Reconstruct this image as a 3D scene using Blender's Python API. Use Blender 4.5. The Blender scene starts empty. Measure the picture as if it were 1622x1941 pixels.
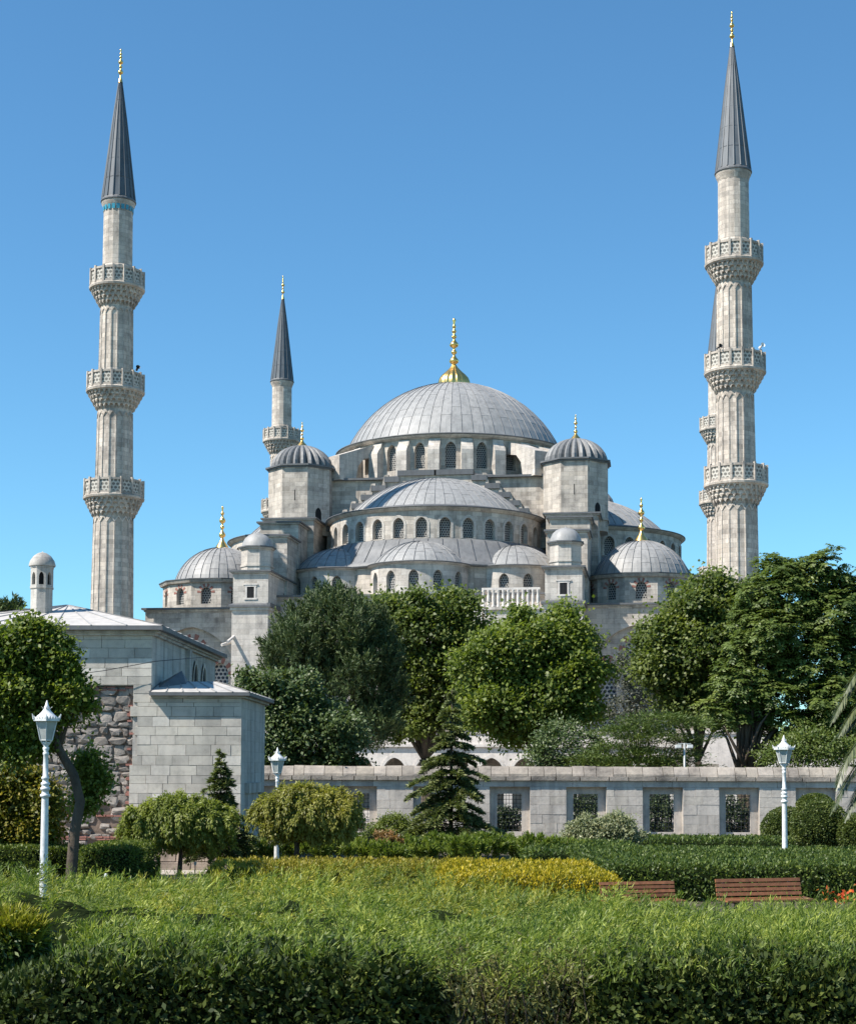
import bpy, math, random
import numpy as np
from mathutils import Vector, Matrix
R = math.radians
PI = math.pi
random.seed(7)
scene = bpy.context.scene
COL = scene.collection

# ------------------------------------------------------------------ camera
F_PX, PPX, PPY, IW, IH = 3040.0, 811.0, 1266.0, 1622, 1941
CAM = Vector((0, 0, 3.0))
CROT = (Matrix.Rotation(R(90 + 3.65), 3, 'X') @ Matrix.Rotation(R(0.2), 3, 'Z'))
cd = bpy.data.cameras.new('camera')
cd.sensor_fit = 'HORIZONTAL'
cd.sensor_width = 36.0
cd.lens = 36.0 * F_PX / IW
cd.shift_y = (PPY - IH / 2) / IW
cd.clip_start = 0.5
cd.clip_end = 6000
cam = bpy.data.objects.new('camera', cd)
cam.matrix_world = Matrix.Translation(CAM) @ CROT.to_4x4()
COL.objects.link(cam)
scene.camera = cam

# ------------------------------------------------------------------ sky, sun, exposure
SUN_AZ, SUN_EL = R(-66), R(49)      # azimuth from the -Y axis, positive towards +X
sdir = Vector((math.sin(SUN_AZ) * math.cos(SUN_EL), -math.cos(SUN_AZ) * math.cos(SUN_EL), math.sin(SUN_EL)))
world = bpy.data.worlds.new('World')
scene.world = world
world.use_nodes = True
wn = world.node_tree
for n in list(wn.nodes):
    wn.nodes.remove(n)
sky = wn.nodes.new('ShaderNodeTexSky')
sky.sky_type = 'NISHITA'
sky.sun_disc = False
sky.sun_elevation = SUN_EL
sky.sun_rotation = math.atan2(sdir.x, sdir.y)
sky.altitude = 0
sky.air_density = 1.0
sky.dust_density = 0.0
sky.ozone_density = 3.0
bg = wn.nodes.new('ShaderNodeBackground')
bg.inputs['Strength'].default_value = 0.097
wo = wn.nodes.new('ShaderNodeOutputWorld')
tint = wn.nodes.new('ShaderNodeMix')
tint.data_type = 'RGBA'
tint.blend_type = 'MULTIPLY'
tint.inputs[0].default_value = 1.0
tint.inputs[7].default_value = (0.56, 0.915, 1.03, 1)
wn.links.new(sky.outputs[0], tint.inputs[6])
wn.links.new(tint.outputs[2], bg.inputs[0])
wn.links.new(bg.outputs[0], wo.inputs[0])
sl = bpy.data.lights.new('sun', 'SUN')
sl.energy = 4.6
sl.angle = R(0.53)
sl.color = (1.0, 0.94, 0.855)
sun = bpy.data.objects.new('sun', sl)
sun.rotation_euler = sdir.to_track_quat('Z', 'Y').to_euler()
sun.location = (-60, -20, 90)
COL.objects.link(sun)
vs = scene.view_settings
vs.view_transform = 'Standard'
vs.look = 'None'
vs.exposure = 0.8
vs.gamma = 1.0
vs.use_curve_mapping = False
scene.cycles.max_bounces = 6
scene.cycles.diffuse_bounces = 3
scene.cycles.transparent_max_bounces = 6
scene.cycles.sample_clamp_indirect = 4.0


def at(px, py, Y):
    """world point seen at photo pixel (px, py) at distance Y."""
    d = CROT @ Vector(((px - PPX) / F_PX, -(py - PPY) / F_PX, -1))
    return CAM + d * (Y / d.y)


# ------------------------------------------------------------------ materials
def mat(name):
    m = bpy.data.materials.new(name)
    m.use_nodes = True
    nt = m.node_tree
    b = nt.nodes['Principled BSDF']
    return m, nt, b


def nd(nt, kind, **kw):
    n = nt.nodes.new(kind)
    for k, v in kw.items():
        if k in n.inputs.keys():
            n.inputs[k].default_value = v
        else:
            setattr(n, k, v)
    return n


def ramp(nt, fac, stops):
    r = nt.nodes.new('ShaderNodeValToRGB')
    while len(r.color_ramp.elements) < len(stops):
        r.color_ramp.elements.new(0.5)
    for e, (p, c) in zip(r.color_ramp.elements, stops):
        e.position = p
        e.color = (c[0], c[1], c[2], 1)
    nt.links.new(fac, r.inputs[0])
    return r.outputs[0]


def mix(nt, mode, fac, a, b):
    m = nt.nodes.new('ShaderNodeMix')
    m.data_type = 'RGBA'
    m.blend_type = mode
    if isinstance(fac, (int, float)):
        m.inputs[0].default_value = fac
    else:
        nt.links.new(fac, m.inputs[0])
    for v, i in ((a, 6), (b, 7)):
        if isinstance(v, (tuple, list)):
            m.inputs[i].default_value = (v[0], v[1], v[2], 1)
        else:
            nt.links.new(v, m.inputs[i])
    return m.outputs[2]


def g3(v):
    return (v, v, v)


def stone(name, base, bw=0.95, rh=0.42, mortar=0.011, var=0.16, dirt=0.45, streak=0.3, rough=0.85, bump=0.5, brick=True, objvar=0.0, fine=6.0):
    m, nt, b = mat(name)
    L = nt.links
    uv = nd(nt, 'ShaderNodeUVMap')
    tc = nd(nt, 'ShaderNodeTexCoord')
    geo = nd(nt, 'ShaderNodeNewGeometry')
    base = (base[0] * 1.05, base[1], base[2] * .985)
    lo = tuple(x * (1 - var) for x in base)
    hi = tuple(min(0.8, x * (1 + var)) for x in base)
    if brick:
        # slight wobble keeps the courses from looking ruled
        br = nd(nt, 'ShaderNodeTexBrick')
        br.offset = 0.5
        br.squash = 1.0
        br.inputs['Scale'].default_value = 1.0
        br.inputs['Brick Width'].default_value = bw
        br.inputs['Row Height'].default_value = rh
        br.inputs['Mortar Size'].default_value = mortar
        br.inputs['Mortar Smooth'].default_value = 0.3
        br.inputs['Color1'].default_value = (*lo, 1)
        br.inputs['Color2'].default_value = (*hi, 1)
        br.inputs['Mortar'].default_value = (*[x * 0.74 for x in base], 1)
        L.new(uv.outputs[0], br.inputs['Vector'])
        col = br.outputs['Color']
        # a few odd coloured blocks
        br2 = nd(nt, 'ShaderNodeTexBrick')
        br2.offset = 0.5
        br2.inputs['Scale'].default_value = 1.0
        br2.inputs['Brick Width'].default_value = bw
        br2.inputs['Row Height'].default_value = rh
        br2.inputs['Mortar Size'].default_value = 0.0
        br2.inputs['Bias'].default_value = -0.55
        br2.inputs['Color1'].default_value = (1, 1, 1, 1)
        br2.inputs['Color2'].default_value = (0.72, 0.68, 0.63, 1)
        mp2 = nd(nt, 'ShaderNodeMapping')
        mp2.inputs['Location'].default_value = (bw * 37, rh * 12, 0)
        L.new(uv.outputs[0], mp2.inputs[0])
        L.new(mp2.outputs[0], br2.inputs['Vector'])
        col = mix(nt, 'MULTIPLY', 0.8, col, br2.outputs['Color'])
    else:
        rgb = nd(nt, 'ShaderNodeRGB')
        rgb.outputs[0].default_value = (*base, 1)
        col = rgb.outputs[0]
    if objvar > 0:
        oi = nd(nt, 'ShaderNodeObjectInfo')
        col = mix(nt, 'MULTIPLY', 1.0, col, ramp(nt, oi.outputs['Random'], [(0, g3(1 - objvar)), (0.3, (1.0, 0.99, 0.96)), (0.6, (1 - objvar * 0.5, 1 - objvar * 0.55, 1 - objvar * 0.6)), (0.85, (1.02, 1.01, 1.0)), (1, (1 + objvar * 0.4,) * 3)]))
    # blotchy weathering
    n1 = nd(nt, 'ShaderNodeTexNoise', Scale=0.55, Detail=9.0, Roughness=0.68)
    L.new(geo.outputs['Position'], n1.inputs['Vector'])
    col = mix(nt, 'MULTIPLY', dirt, col, ramp(nt, n1.outputs['Fac'], [(0.34, (0.30, 0.30, 0.305)), (0.44, (0.74, 0.735, 0.73)), (0.53, (1.0, 0.99, 0.97)), (0.66, (1.15, 1.13, 1.08))]))
    # vertical streaks of soot and water
    mp = nd(nt, 'ShaderNodeMapping')
    mp.inputs['Scale'].default_value = (1.6, 1.6, 0.12)
    L.new(geo.outputs['Position'], mp.inputs[0])
    n2 = nd(nt, 'ShaderNodeTexNoise', Scale=1.3, Detail=6.0, Roughness=0.6)
    L.new(mp.outputs[0], n2.inputs['Vector'])
    col = mix(nt, 'MULTIPLY', streak, col, ramp(nt, n2.outputs['Fac'], [(0.36, (0.38, 0.38, 0.39)), (0.52, g3(1.0)), (1, g3(1.05))]))
    n3 = nd(nt, 'ShaderNodeTexNoise', Scale=fine, Detail=8.0, Roughness=0.75)
    L.new(geo.outputs['Position'], n3.inputs['Vector'])
    col = mix(nt, 'MULTIPLY', 0.55, col, ramp(nt, n3.outputs['Fac'], [(0.3, g3(0.62)), (0.5, g3(1.0)), (0.7, g3(1.12))]))
    L.new(col, b.inputs['Base Color'])
    b.inputs['Roughness'].default_value = rough
    b.inputs['Specular IOR Level'].default_value = 0.25
    bp = nd(nt, 'ShaderNodeBump', Strength=bump, Distance=0.03)
    L.new(n3.outputs['Fac'], bp.inputs['Height'])
    if brick:
        bp2 = nd(nt, 'ShaderNodeBump', Strength=0.35, Distance=0.02)
        bp2.invert = True
        L.new(br.outputs['Fac'], bp2.inputs['Height'])
        L.new(bp2.outputs[0], bp.inputs['Normal'])
    L.new(bp.outputs[0], b.inputs['Normal'])
    return m


def plain(name, c, rough=0.6, metal=0.0, spec=0.4, nscale=4.0, namt=0.25, bump=0.15, objvar=0.0):
    m, nt, b = mat(name)
    L = nt.links
    geo = nd(nt, 'ShaderNodeNewGeometry')
    n = nd(nt, 'ShaderNodeTexNoise', Scale=nscale, Detail=7.0, Roughness=0.65)
    L.new(geo.outputs['Position'], n.inputs['Vector'])
    col = mix(nt, 'MULTIPLY', 1.0, c, ramp(nt, n.outputs['Fac'], [(0.3, g3(1 - namt)), (0.55, g3(1.0)), (0.75, g3(1 + namt * 0.5))]))
    if objvar > 0:
        oi = nd(nt, 'ShaderNodeObjectInfo')
        col = mix(nt, 'MULTIPLY', 1.0, col, ramp(nt, oi.outputs['Random'], [(0, g3(1 - objvar)), (0.5, g3(1.0)), (1, g3(1 + objvar * 0.6))]))
    L.new(col, b.inputs['Base Color'])
    b.inputs['Roughness'].default_value = rough
    b.inputs['Metallic'].default_value = metal
    b.inputs['Specular IOR Level'].default_value = spec
    if bump > 0:
        bp = nd(nt, 'ShaderNodeBump', Strength=bump, Distance=0.02)
        L.new(n.outputs['Fac'], bp.inputs['Height'])
        L.new(bp.outputs[0], b.inputs['Normal'])
    return m


def lead_mat(name, c):
    m, nt, b = mat(name)
    L = nt.links
    geo = nd(nt, 'ShaderNodeNewGeometry')
    oi = nd(nt, 'ShaderNodeObjectInfo')
    n1 = nd(nt, 'ShaderNodeTexNoise', Scale=0.8, Detail=8.0, Roughness=0.65)
    L.new(geo.outputs['Position'], n1.inputs['Vector'])
    mp = nd(nt, 'ShaderNodeMapping')
    mp.inputs['Scale'].default_value = (3.0, 3.0, 0.5)
    L.new(geo.outputs['Position'], mp.inputs[0])
    n2 = nd(nt, 'ShaderNodeTexNoise', Scale=1.0, Detail=6.0, Roughness=0.6)
    L.new(mp.outputs[0], n2.inputs['Vector'])
    col = mix(nt, 'MULTIPLY', 1.0, c, ramp(nt, oi.outputs['Random'], [(0, (0.9, 0.905, 0.91)), (0.5, g3(1.0)), (1, (1.06, 1.05, 1.04))]))
    col = mix(nt, 'MULTIPLY', 0.8, col, ramp(nt, n1.outputs['Fac'], [(0.3, (0.78, 0.785, 0.79)), (0.5, g3(1.0)), (0.7, (1.08, 1.07, 1.06))]))
    col = mix(nt, 'MULTIPLY', 0.6, col, ramp(nt, n2.outputs['Fac'], [(0.35, g3(0.66)), (0.55, g3(1.0)), (0.8, g3(1.12))]))
    L.new(col, b.inputs['Base Color'])
    b.inputs['Roughness'].default_value = 0.55
    b.inputs['Metallic'].default_value = 0.0
    b.inputs['Specular IOR Level'].default_value = 0.5
    bp = nd(nt, 'ShaderNodeBump', Strength=0.25, Distance=0.03)
    L.new(n1.outputs['Fac'], bp.inputs['Height'])
    L.new(bp.outputs[0], b.inputs['Normal'])
    return m


def lattice_mat(name, light, dark, scale):
    """pierced stone window screen, in rows of round holes (too far off for geometry)."""
    m, nt, b = mat(name)
    L = nt.links
    uv = nd(nt, 'ShaderNodeUVMap')
    sep = nd(nt, 'ShaderNodeSeparateXYZ')
    L.new(uv.outputs[0], sep.inputs[0])

    def M(op, a, bb=None):
        n = nt.nodes.new('ShaderNodeMath')
        n.operation = op
        for i, v in enumerate((a, bb)):
            if v is None:
                continue
            if isinstance(v, (int, float)):
                n.inputs[i].default_value = v
            else:
                L.new(v, n.inputs[i])
        return n.outputs[0]
    y = M('MULTIPLY', sep.outputs[1], scale * 1.15)
    row = M('FLOOR', y)
    odd = M('MULTIPLY', M('MODULO', M('ABSOLUTE', row), 2.0), 0.5)
    x = M('ADD', M('MULTIPLY', sep.outputs[0], scale), odd)
    fx = M('SUBTRACT', M('FRACT', x), 0.5)
    fy = M('SUBTRACT', M('FRACT', y), 0.5)
    d = M('ADD', M('MULTIPLY', fx, fx), M('MULTIPLY', fy, fy))
    hole = M('LESS_THAN', d, 0.135)
    col = mix(nt, 'MIX', hole, light, dark)
    L.new(col, b.inputs['Base Color'])
    b.inputs['Roughness'].default_value = 0.7
    bp = nd(nt, 'ShaderNodeBump', Strength=1.0, Distance=0.05)
    bp.invert = True
    L.new(hole, bp.inputs['Height'])
    L.new(bp.outputs[0], b.inputs['Normal'])
    return m


def leaf_mat(name, c1, c2, c3, transl=0.25, rough=0.5, spec=0.35, nscale=0.6):
    m, nt, b = mat(name)
    L = nt.links
    at_ = nd(nt, 'ShaderNodeAttribute')
    at_.attribute_name = 'rnd'
    geo = nd(nt, 'ShaderNodeNewGeometry')
    col = ramp(nt, at_.outputs['Fac'], [(0.0, c1), (0.5, c2), (0.9, c3), (1.0, tuple(x * 1.35 for x in c3))])
    n = nd(nt, 'ShaderNodeTexNoise', Scale=nscale, Detail=3.0)
    L.new(geo.outputs['Position'], n.inputs['Vector'])
    col = mix(nt, 'MULTIPLY', 0.8, col, ramp(nt, n.outputs['Fac'], [(0.3, (0.72, 0.78, 0.7)), (0.5, g3(1.0)), (0.72, (1.25, 1.15, 0.95))]))
    L.new(col, b.inputs['Base Color'])
    b.inputs['Roughness'].default_value = rough
    b.inputs['Specular IOR Level'].default_value = spec
    tr = nd(nt, 'ShaderNodeBsdfTranslucent')
    tc = mix(nt, 'MULTIPLY', 1.0, col, (1.5, 1.6, 0.7))
    L.new(tc, tr.inputs[0])
    ms = nd(nt, 'ShaderNodeMixShader')
    ms.inputs[0].default_value = transl
    L.new(b.outputs[0], ms.inputs[1])
    L.new(tr.outputs[0], ms.inputs[2])
    L.new(ms.outputs[0], nt.nodes['Material Output'].inputs[0])
    return m


M = {}
M['stone'] = stone('mosque_limestone', (0.48, 0.452, 0.40), bw=1.1, rh=0.46, var=0.2, dirt=0.6, streak=0.36, mortar=0.016)
M['stone_pale'] = stone('restored_limestone', (0.52, 0.50, 0.455), bw=1.2, rh=0.5, var=0.12, dirt=0.5, streak=0.35, mortar=0.014)
M['stone_tan'] = stone('minaret_limestone', (0.525, 0.487, 0.428), bw=0.8, rh=0.42, var=0.22, dirt=0.6, streak=0.36, mortar=0.018)
M['stone_wall'] = stone('garden_wall_limestone', (0.54, 0.515, 0.465), brick=False, dirt=0.5, streak=0.4, objvar=0.16, fine=5.0, bump=0.6)
M['coping'] = stone('lichen_coping_stone', (0.36, 0.335, 0.295), brick=False, dirt=0.9, streak=0.3, objvar=0.25, fine=8.0, bump=0.9)
M['block'] = stone('grey_ashlar', (0.53, 0.52, 0.47), brick=False, dirt=0.4, streak=0.25, objvar=0.32, fine=4.0, bump=0.4)
M['block_side'] = stone('grey_ashlar_side', (0.47, 0.465, 0.43), bw=0.9, rh=0.36, var=0.05, dirt=0.4, streak=0.6, mortar=0.005)
M['rubble'] = stone('rough_fieldstone', (0.345, 0.325, 0.298), brick=False, dirt=0.8, streak=0.2, objvar=0.42, fine=5.0, bump=1.0)
M['mortar_red'] = stone('reddish_mortar', (0.22, 0.172, 0.138), brick=False, dirt=0.7, streak=0.2, fine=6.0, bump=1.0)
M['plaster'] = stone('old_plaster_base', (0.46, 0.39, 0.32), bw=0.7, rh=0.28, var=0.12, dirt=0.7, streak=0.3)
M['trim'] = stone('white_marble_trim', (0.62, 0.60, 0.56), brick=False, dirt=0.3, streak=0.3)
M['lead'] = lead_mat('weathered_lead', (0.30, 0.296, 0.288))
M['lead_m'] = lead_mat('mid_grey_lead', (0.20, 0.20, 0.20))  # darker lead of the skirts and turret domes
M['lead_s'] = lead_mat('lead_seam', (0.15, 0.152, 0.157))  # darker than the sheets, for seam shadow and dirt together
M['lead_d'] = lead_mat('dark_lead', (0.12, 0.123, 0.128))
M['lead_l'] = lead_mat('pale_zinc_roof', (0.50, 0.47, 0.43))
M['lead_c'] = lead_mat('spire_lead', (0.088, 0.103, 0.118))
M['lead_c2'] = lead_mat('spire_lead_pale', (0.125, 0.137, 0.15))
M['gold'] = plain('gilded_copper', (1.0, 0.63, 0.20), rough=0.28, metal=1.0, namt=0.12, bump=0.0)
M['white'] = plain('white_paint', (0.74, 0.74, 0.72), rough=0.45, namt=0.3, nscale=9)
M['frost'] = plain('frosted_lamp_glass', (0.42, 0.44, 0.42), rough=0.25, spec=0.5, namt=0.25, nscale=5)
M['iron'] = plain('dark_iron', (0.025, 0.025, 0.027), rough=0.5, namt=0.3)
M['wood'] = plain('red_brown_bench_wood', (0.30, 0.125, 0.055), rough=0.42, namt=0.4, nscale=9, objvar=0.3)
M['dark'] = plain('dark_interior', (0.012, 0.012, 0.013), rough=0.9, namt=0.2)
M['red'] = plain('red_voussoir', (0.30, 0.135, 0.105), rough=0.8)
M['blue'] = plain('turquoise_tile', (0.05, 0.28, 0.38), rough=0.3)
M['bluep'] = plain('blue_panel', (0.03, 0.13, 0.42), rough=0.5)
M['bark'] = stone('tree_bark', (0.10, 0.082, 0.062), brick=False, dirt=0.7, streak=0.8, fine=12, bump=1.0)
M['core'] = plain('shade_dark_twigs', (0.016, 0.024, 0.008), rough=1.0, spec=0.02, namt=0.5)  # near black: inner shade of the plants put into the twig colour
M['soil'] = plain('garden_soil', (0.075, 0.062, 0.04), rough=0.95, nscale=1.5, namt=0.5, bump=0.5)
M['paving'] = stone('pale_paving', (0.40, 0.38, 0.35), bw=0.6, rh=0.4, var=0.08, dirt=0.4, streak=0.0)
M['screen'] = lattice_mat('pierced_window_screen', (0.30, 0.29, 0.27), (0.02, 0.022, 0.026), 3.8)
M['screen_b'] = lattice_mat('pierced_hall_screen', (0.44, 0.42, 0.39), (0.025, 0.035, 0.05), 2.4)
M['rail'] = lattice_mat('pierced_railing_slab', (0.50, 0.47, 0.41), (0.16, 0.15, 0.13), 2.6)
L_ = leaf_mat
M['plane'] = L_('plane_tree_leaves', (0.052, 0.078, 0.018), (0.108, 0.145, 0.03), (0.18, 0.21, 0.055), 0.35)
M['plane_y'] = L_('young_plane_leaves', (0.066, 0.098, 0.016), (0.138, 0.182, 0.03), (0.215, 0.25, 0.055), 0.38)
M['cyp'] = L_('feathery_dark_needles', (0.03, 0.052, 0.02), (0.068, 0.1, 0.034), (0.125, 0.155, 0.058), 0.12, rough=0.6)
M['ail'] = L_('pinnate_leaves', (0.05, 0.082, 0.018), (0.104, 0.146, 0.03), (0.165, 0.205, 0.055), 0.3)
M['fig'] = L_('glossy_fig_leaves', (0.034, 0.06, 0.018), (0.074, 0.112, 0.034), (0.135, 0.17, 0.062), 0.2, rough=0.5, spec=0.4)
M['shade_leaf'] = L_('shade_toned_leaves', (0.012, 0.022, 0.008), (0.028, 0.046, 0.014), (0.060, 0.085, 0.030), 0.15)  # tree shade behind the wall is put into this leaf colour
M['gray'] = L_('dusty_grey_leaves', (0.050, 0.055, 0.042), (0.080, 0.086, 0.062), (0.120, 0.125, 0.090), 0.15)
M['cedar'] = L_('cedar_needles', (0.044, 0.075, 0.018), (0.087, 0.130, 0.029), (0.153, 0.189, 0.044), 0.15)
M['deodar'] = L_('deodar_needles', (0.055, 0.078, 0.026), (0.115, 0.145, 0.046), (0.19, 0.21, 0.075), 0.15)
M['yellow'] = L_('yellowing_shrub_leaves', (0.074, 0.094, 0.013), (0.166, 0.160, 0.020), (0.296, 0.226, 0.029), 0.3)
M['mop'] = L_('mophead_tree_leaves', (0.095, 0.125, 0.022), (0.185, 0.22, 0.04), (0.27, 0.295, 0.075), 0.38)
M['mop_r'] = L_('bronzed_mophead_leaves', (0.14, 0.135, 0.03), (0.225, 0.228, 0.044), (0.3, 0.29, 0.075), 0.38)
M['hedge'] = L_('clipped_hedge_leaves', (0.029, 0.052, 0.013), (0.067, 0.107, 0.019), (0.138, 0.176, 0.034), 0.2, nscale=1.5)
M['hedge_n'] = L_('near_hedge_leaves', (0.01, 0.02, 0.005), (0.04, 0.062, 0.012), (0.115, 0.14, 0.032), 0.12, nscale=2.5, rough=0.6, spec=0.25)
M['hedge_l'] = L_('bright_hedge_leaves', (0.049, 0.077, 0.013), (0.105, 0.143, 0.022), (0.179, 0.209, 0.037), 0.25, nscale=1.5)
M['topi'] = L_('topiary_leaves', (0.043, 0.066, 0.016), (0.086, 0.118, 0.026), (0.141, 0.168, 0.041), 0.2, nscale=1.5)
M['golden'] = L_('golden_juniper_tips', (0.150, 0.140, 0.010), (0.340, 0.280, 0.013), (0.500, 0.380, 0.018), 0.2, nscale=1.2)
M['golden_d'] = L_('dull_golden_tips', (.13, .125, .014), (.25, .22, .022), (.36, .29, .035), 0.2, nscale=1.2)
M['jun'] = L_('juniper_sprays', (0.04, 0.072, 0.01), (0.145, 0.2, 0.026), (0.285, 0.315, 0.06), 0.3, nscale=0.7)
M['jun_y'] = L_('yellow_green_juniper_sprays', (0.14, 0.15, 0.014), (0.26, 0.255, 0.024), (0.38, 0.35, 0.04), 0.25, nscale=0.8)
M['brown'] = L_('dry_shrub_sprays', (0.085, 0.08, 0.03), (0.14, 0.142, 0.046), (0.2, 0.21, 0.07), 0.2, nscale=3.0)
M['varieg'] = L_('variegated_leaves', (0.090, 0.120, 0.050), (0.190, 0.210, 0.110), (0.360, 0.360, 0.220), 0.2, nscale=2)
M['redleaf'] = L_('red_tipped_leaves', (0.100, 0.080, 0.025), (0.200, 0.110, 0.035), (0.300, 0.150, 0.050), 0.25, nscale=2)
M['flower'] = L_('red_canna_petals', (0.450, 0.050, 0.015), (0.500, 0.080, 0.020), (0.500, 0.140, 0.030), 0.2)
M['palm'] = L_('palm_leaflets', (0.026, 0.042, 0.014), (0.055, 0.078, 0.026), (0.11, 0.125, 0.048), 0.2, rough=0.4, spec=0.5)


# ------------------------------------------------------------------ mesh builder
class MB:
    def __init__(s):
        s.v, s.f, s.m, s.uv, s.sm = [], [], [], [], []

    def face(s, pts, mi=0, uv=None, smooth=False):
        i = len(s.v)
        pts = [Vector(p) for p in pts]
        s.v.extend(pts)
        s.f.append(tuple(range(i, i + len(pts))))
        s.m.append(mi)
        s.sm.append(smooth)
        if uv is None:
            n = Vector((0, 0, 0))
            for k in range(len(pts)):
                a, b = pts[k], pts[(k + 1) % len(pts)]
                n += Vector(((a.y - b.y) * (a.z + b.z), (a.z - b.z) * (a.x + b.x), (a.x - b.x) * (a.y + b.y)))
            if n.length > 0:
                n.normalize()
            if abs(n.z) > 0.9:
                uv = [(p.x, p.y) for p in pts]
            else:
                t = Vector((-n.y, n.x, 0))
                t.normalize()
                uv = [(p.dot(t), p.z) for p in pts]
        s.uv.extend(uv)
        return s

    def box(s, x0, x1, y0, y1, z0, z1, mi=0, T=None, skip=''):
        P = [Vector((x, y, z)) for z in (z0, z1) for y in (y0, y1) for x in (x0, x1)]
        if T is not None:
            P = [T @ p for p in P]
        for key, q in (('b', (0, 2, 3, 1)), ('t', (4, 5, 7, 6)), ('f', (0, 1, 5, 4)), ('k', (3, 2, 6, 7)), ('l', (2, 0, 4, 6)), ('r', (1, 3, 7, 5))):
            if key not in skip:
                s.face([P[k] for k in q], mi)
        return s

    def prism(s, poly, z0, z1, mi=0, top=True, bottom=True, ztop=None):
        n = len(poly)
        for k in range(n):
            a, b = poly[k], poly[(k + 1) % n]
            s.face([(*a, z0), (*b, z0), (*b, z1), (*a, z1)], mi)
        if top:
            s.face([(*p, z1) for p in poly], mi)
        if bottom:
            s.face([(*p, z0) for p in reversed(poly)], mi)
        return s

    def lathe(s, prof, n=24, a0=0.0, a1=2 * PI, c=(0, 0), mi=0, smooth=True, ph=0.0, uvscale=True):
        """prof = [(r, z)...] bottom to top; angle 0 faces -Y, growing towards +X."""
        full = abs(a1 - a0 - 2 * PI) < 1e-6
        for i in range(len(prof) - 1):
            (r0, z0), (r1, z1) = prof[i], prof[i + 1]
            for k in range(n):
                t0, t1 = a0 + (a1 - a0) * k / n + ph, a0 + (a1 - a0) * (k + 1) / n + ph
                P = []
                for (r, z, t) in ((r0, z0, t0), (r0, z0, t1), (r1, z1, t1), (r1, z1, t0)):
                    P.append((c[0] + r * math.sin(t), c[1] - r * math.cos(t), z))
                rm = max(r0, r1)
                uv = [(rm * t0, z0), (rm * t1, z0), (rm * t1, z1), (rm * t0, z1)]
                if r0 < 1e-5:
                    P, uv = [P[0], P[2], P[3]], [uv[0], uv[2], uv[3]]
                elif r1 < 1e-5:
                    P, uv = P[:3], uv[:3]
                s.face(P, mi, uv, smooth)
        return s

    def tube(s, pts, rad, n=8, mi=0, smooth=True, cap=True):
        pts = [Vector(p) for p in pts]
        rings = []
        up = Vector((0.31, 0.17, 0.9)).normalized()
        for k, p in enumerate(pts):
            d = (pts[min(k + 1, len(pts) - 1)] - pts[max(k - 1, 0)]).normalized()
            a = d.cross(up if abs(d.dot(up)) < 0.97 else Vector((1, 0, 0))).normalized()
            b = d.cross(a)
            r = rad[k] if isinstance(rad, (list, tuple)) else rad
            rings.append([p + (a * math.cos(2 * PI * j / n) + b * math.sin(2 * PI * j / n)) * r for j in range(n)])
        for k in range(len(rings) - 1):
            for j in range(n):
                s.face([rings[k][j], rings[k + 1][j], rings[k + 1][(j + 1) % n], rings[k][(j + 1) % n]], mi, None, smooth)
        if cap:
            s.face(rings[0], mi)
            s.face(list(reversed(rings[-1])), mi)
        return s

    def mesh(s, name, mats):
        me = bpy.data.meshes.new(name)
        me.from_pydata([tuple(v) for v in s.v], [], s.f)
        for m in mats:
            me.materials.append(m)
        me.polygons.foreach_set('material_index', s.m)
        me.polygons.foreach_set('use_smooth', s.sm)
        uvl = me.uv_layers.new(name='UVMap')
        uvl.data.foreach_set('uv', [c for u in s.uv for c in u])
        if any(s.sm):
            import bmesh
            bm = bmesh.new()
            bm.from_mesh(me)
            bmesh.ops.remove_doubles(bm, verts=bm.verts, dist=0.0005)
            bm.to_mesh(me)
            bm.free()
        me.update()
        return me


def obj(name, mb, mats, parent=None, loc=(0, 0, 0), rz=0.0, label=None):
    me = mb.mesh(name, mats if isinstance(mats, (list, tuple)) else [mats]) if isinstance(mb, MB) else mb
    o = bpy.data.objects.new(name, me)
    COL.objects.link(o)
    if parent is not None:
        o.parent = parent
    o.location = loc
    o.rotation_euler = (0, 0, rz)
    if label:
        o['label'] = label
    return o


def thing(name, label, cat, loc=(0, 0, 0), rz=0.0, group=None):
    o = bpy.data.objects.new(name, None)
    o.empty_display_size = 0.3
    COL.objects.link(o)
    o.location = loc
    o.rotation_euler = (0, 0, rz)
    tag(o, label, cat, group)
    return o


def tag(o, label=None, cat=None, group=None, kind=None):
    for k, v in (('label', label), ('category', cat), ('group', group), ('kind', kind)):
        if v:
            o[k] = v
    return o


def copy_one(o, parent, loc=None, rz=None):
    c = o.copy()
    COL.objects.link(c)
    c.parent = parent
    if loc is not None:
        c.location = loc
    if rz is not None:
        c.rotation_euler = (0, 0, rz)
    return c


def copy_tree(o, parent=None):
    kids = list(o.children)
    c = o.copy()
    COL.objects.link(c)
    c.parent = parent
    for k in kids:
        copy_tree(k, c)
    return c


# ------------------------------------------------------------------ arched openings
def arch_pts(a, zs, zc, n=6, point=0.12):
    """pointed arch outline from right spring over the crown to left spring."""
    out = []
    for k in range(n + 1):
        t = k / n * PI / 2
        x = a * math.cos(t)
        z = zs + (zc - zs) * (math.sin(t) * (1 - point) + point * (1 - math.cos(t)))
        out.append((x, z))
    return out + [(-x, z) for x, z in reversed(out[:-1])]


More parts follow.
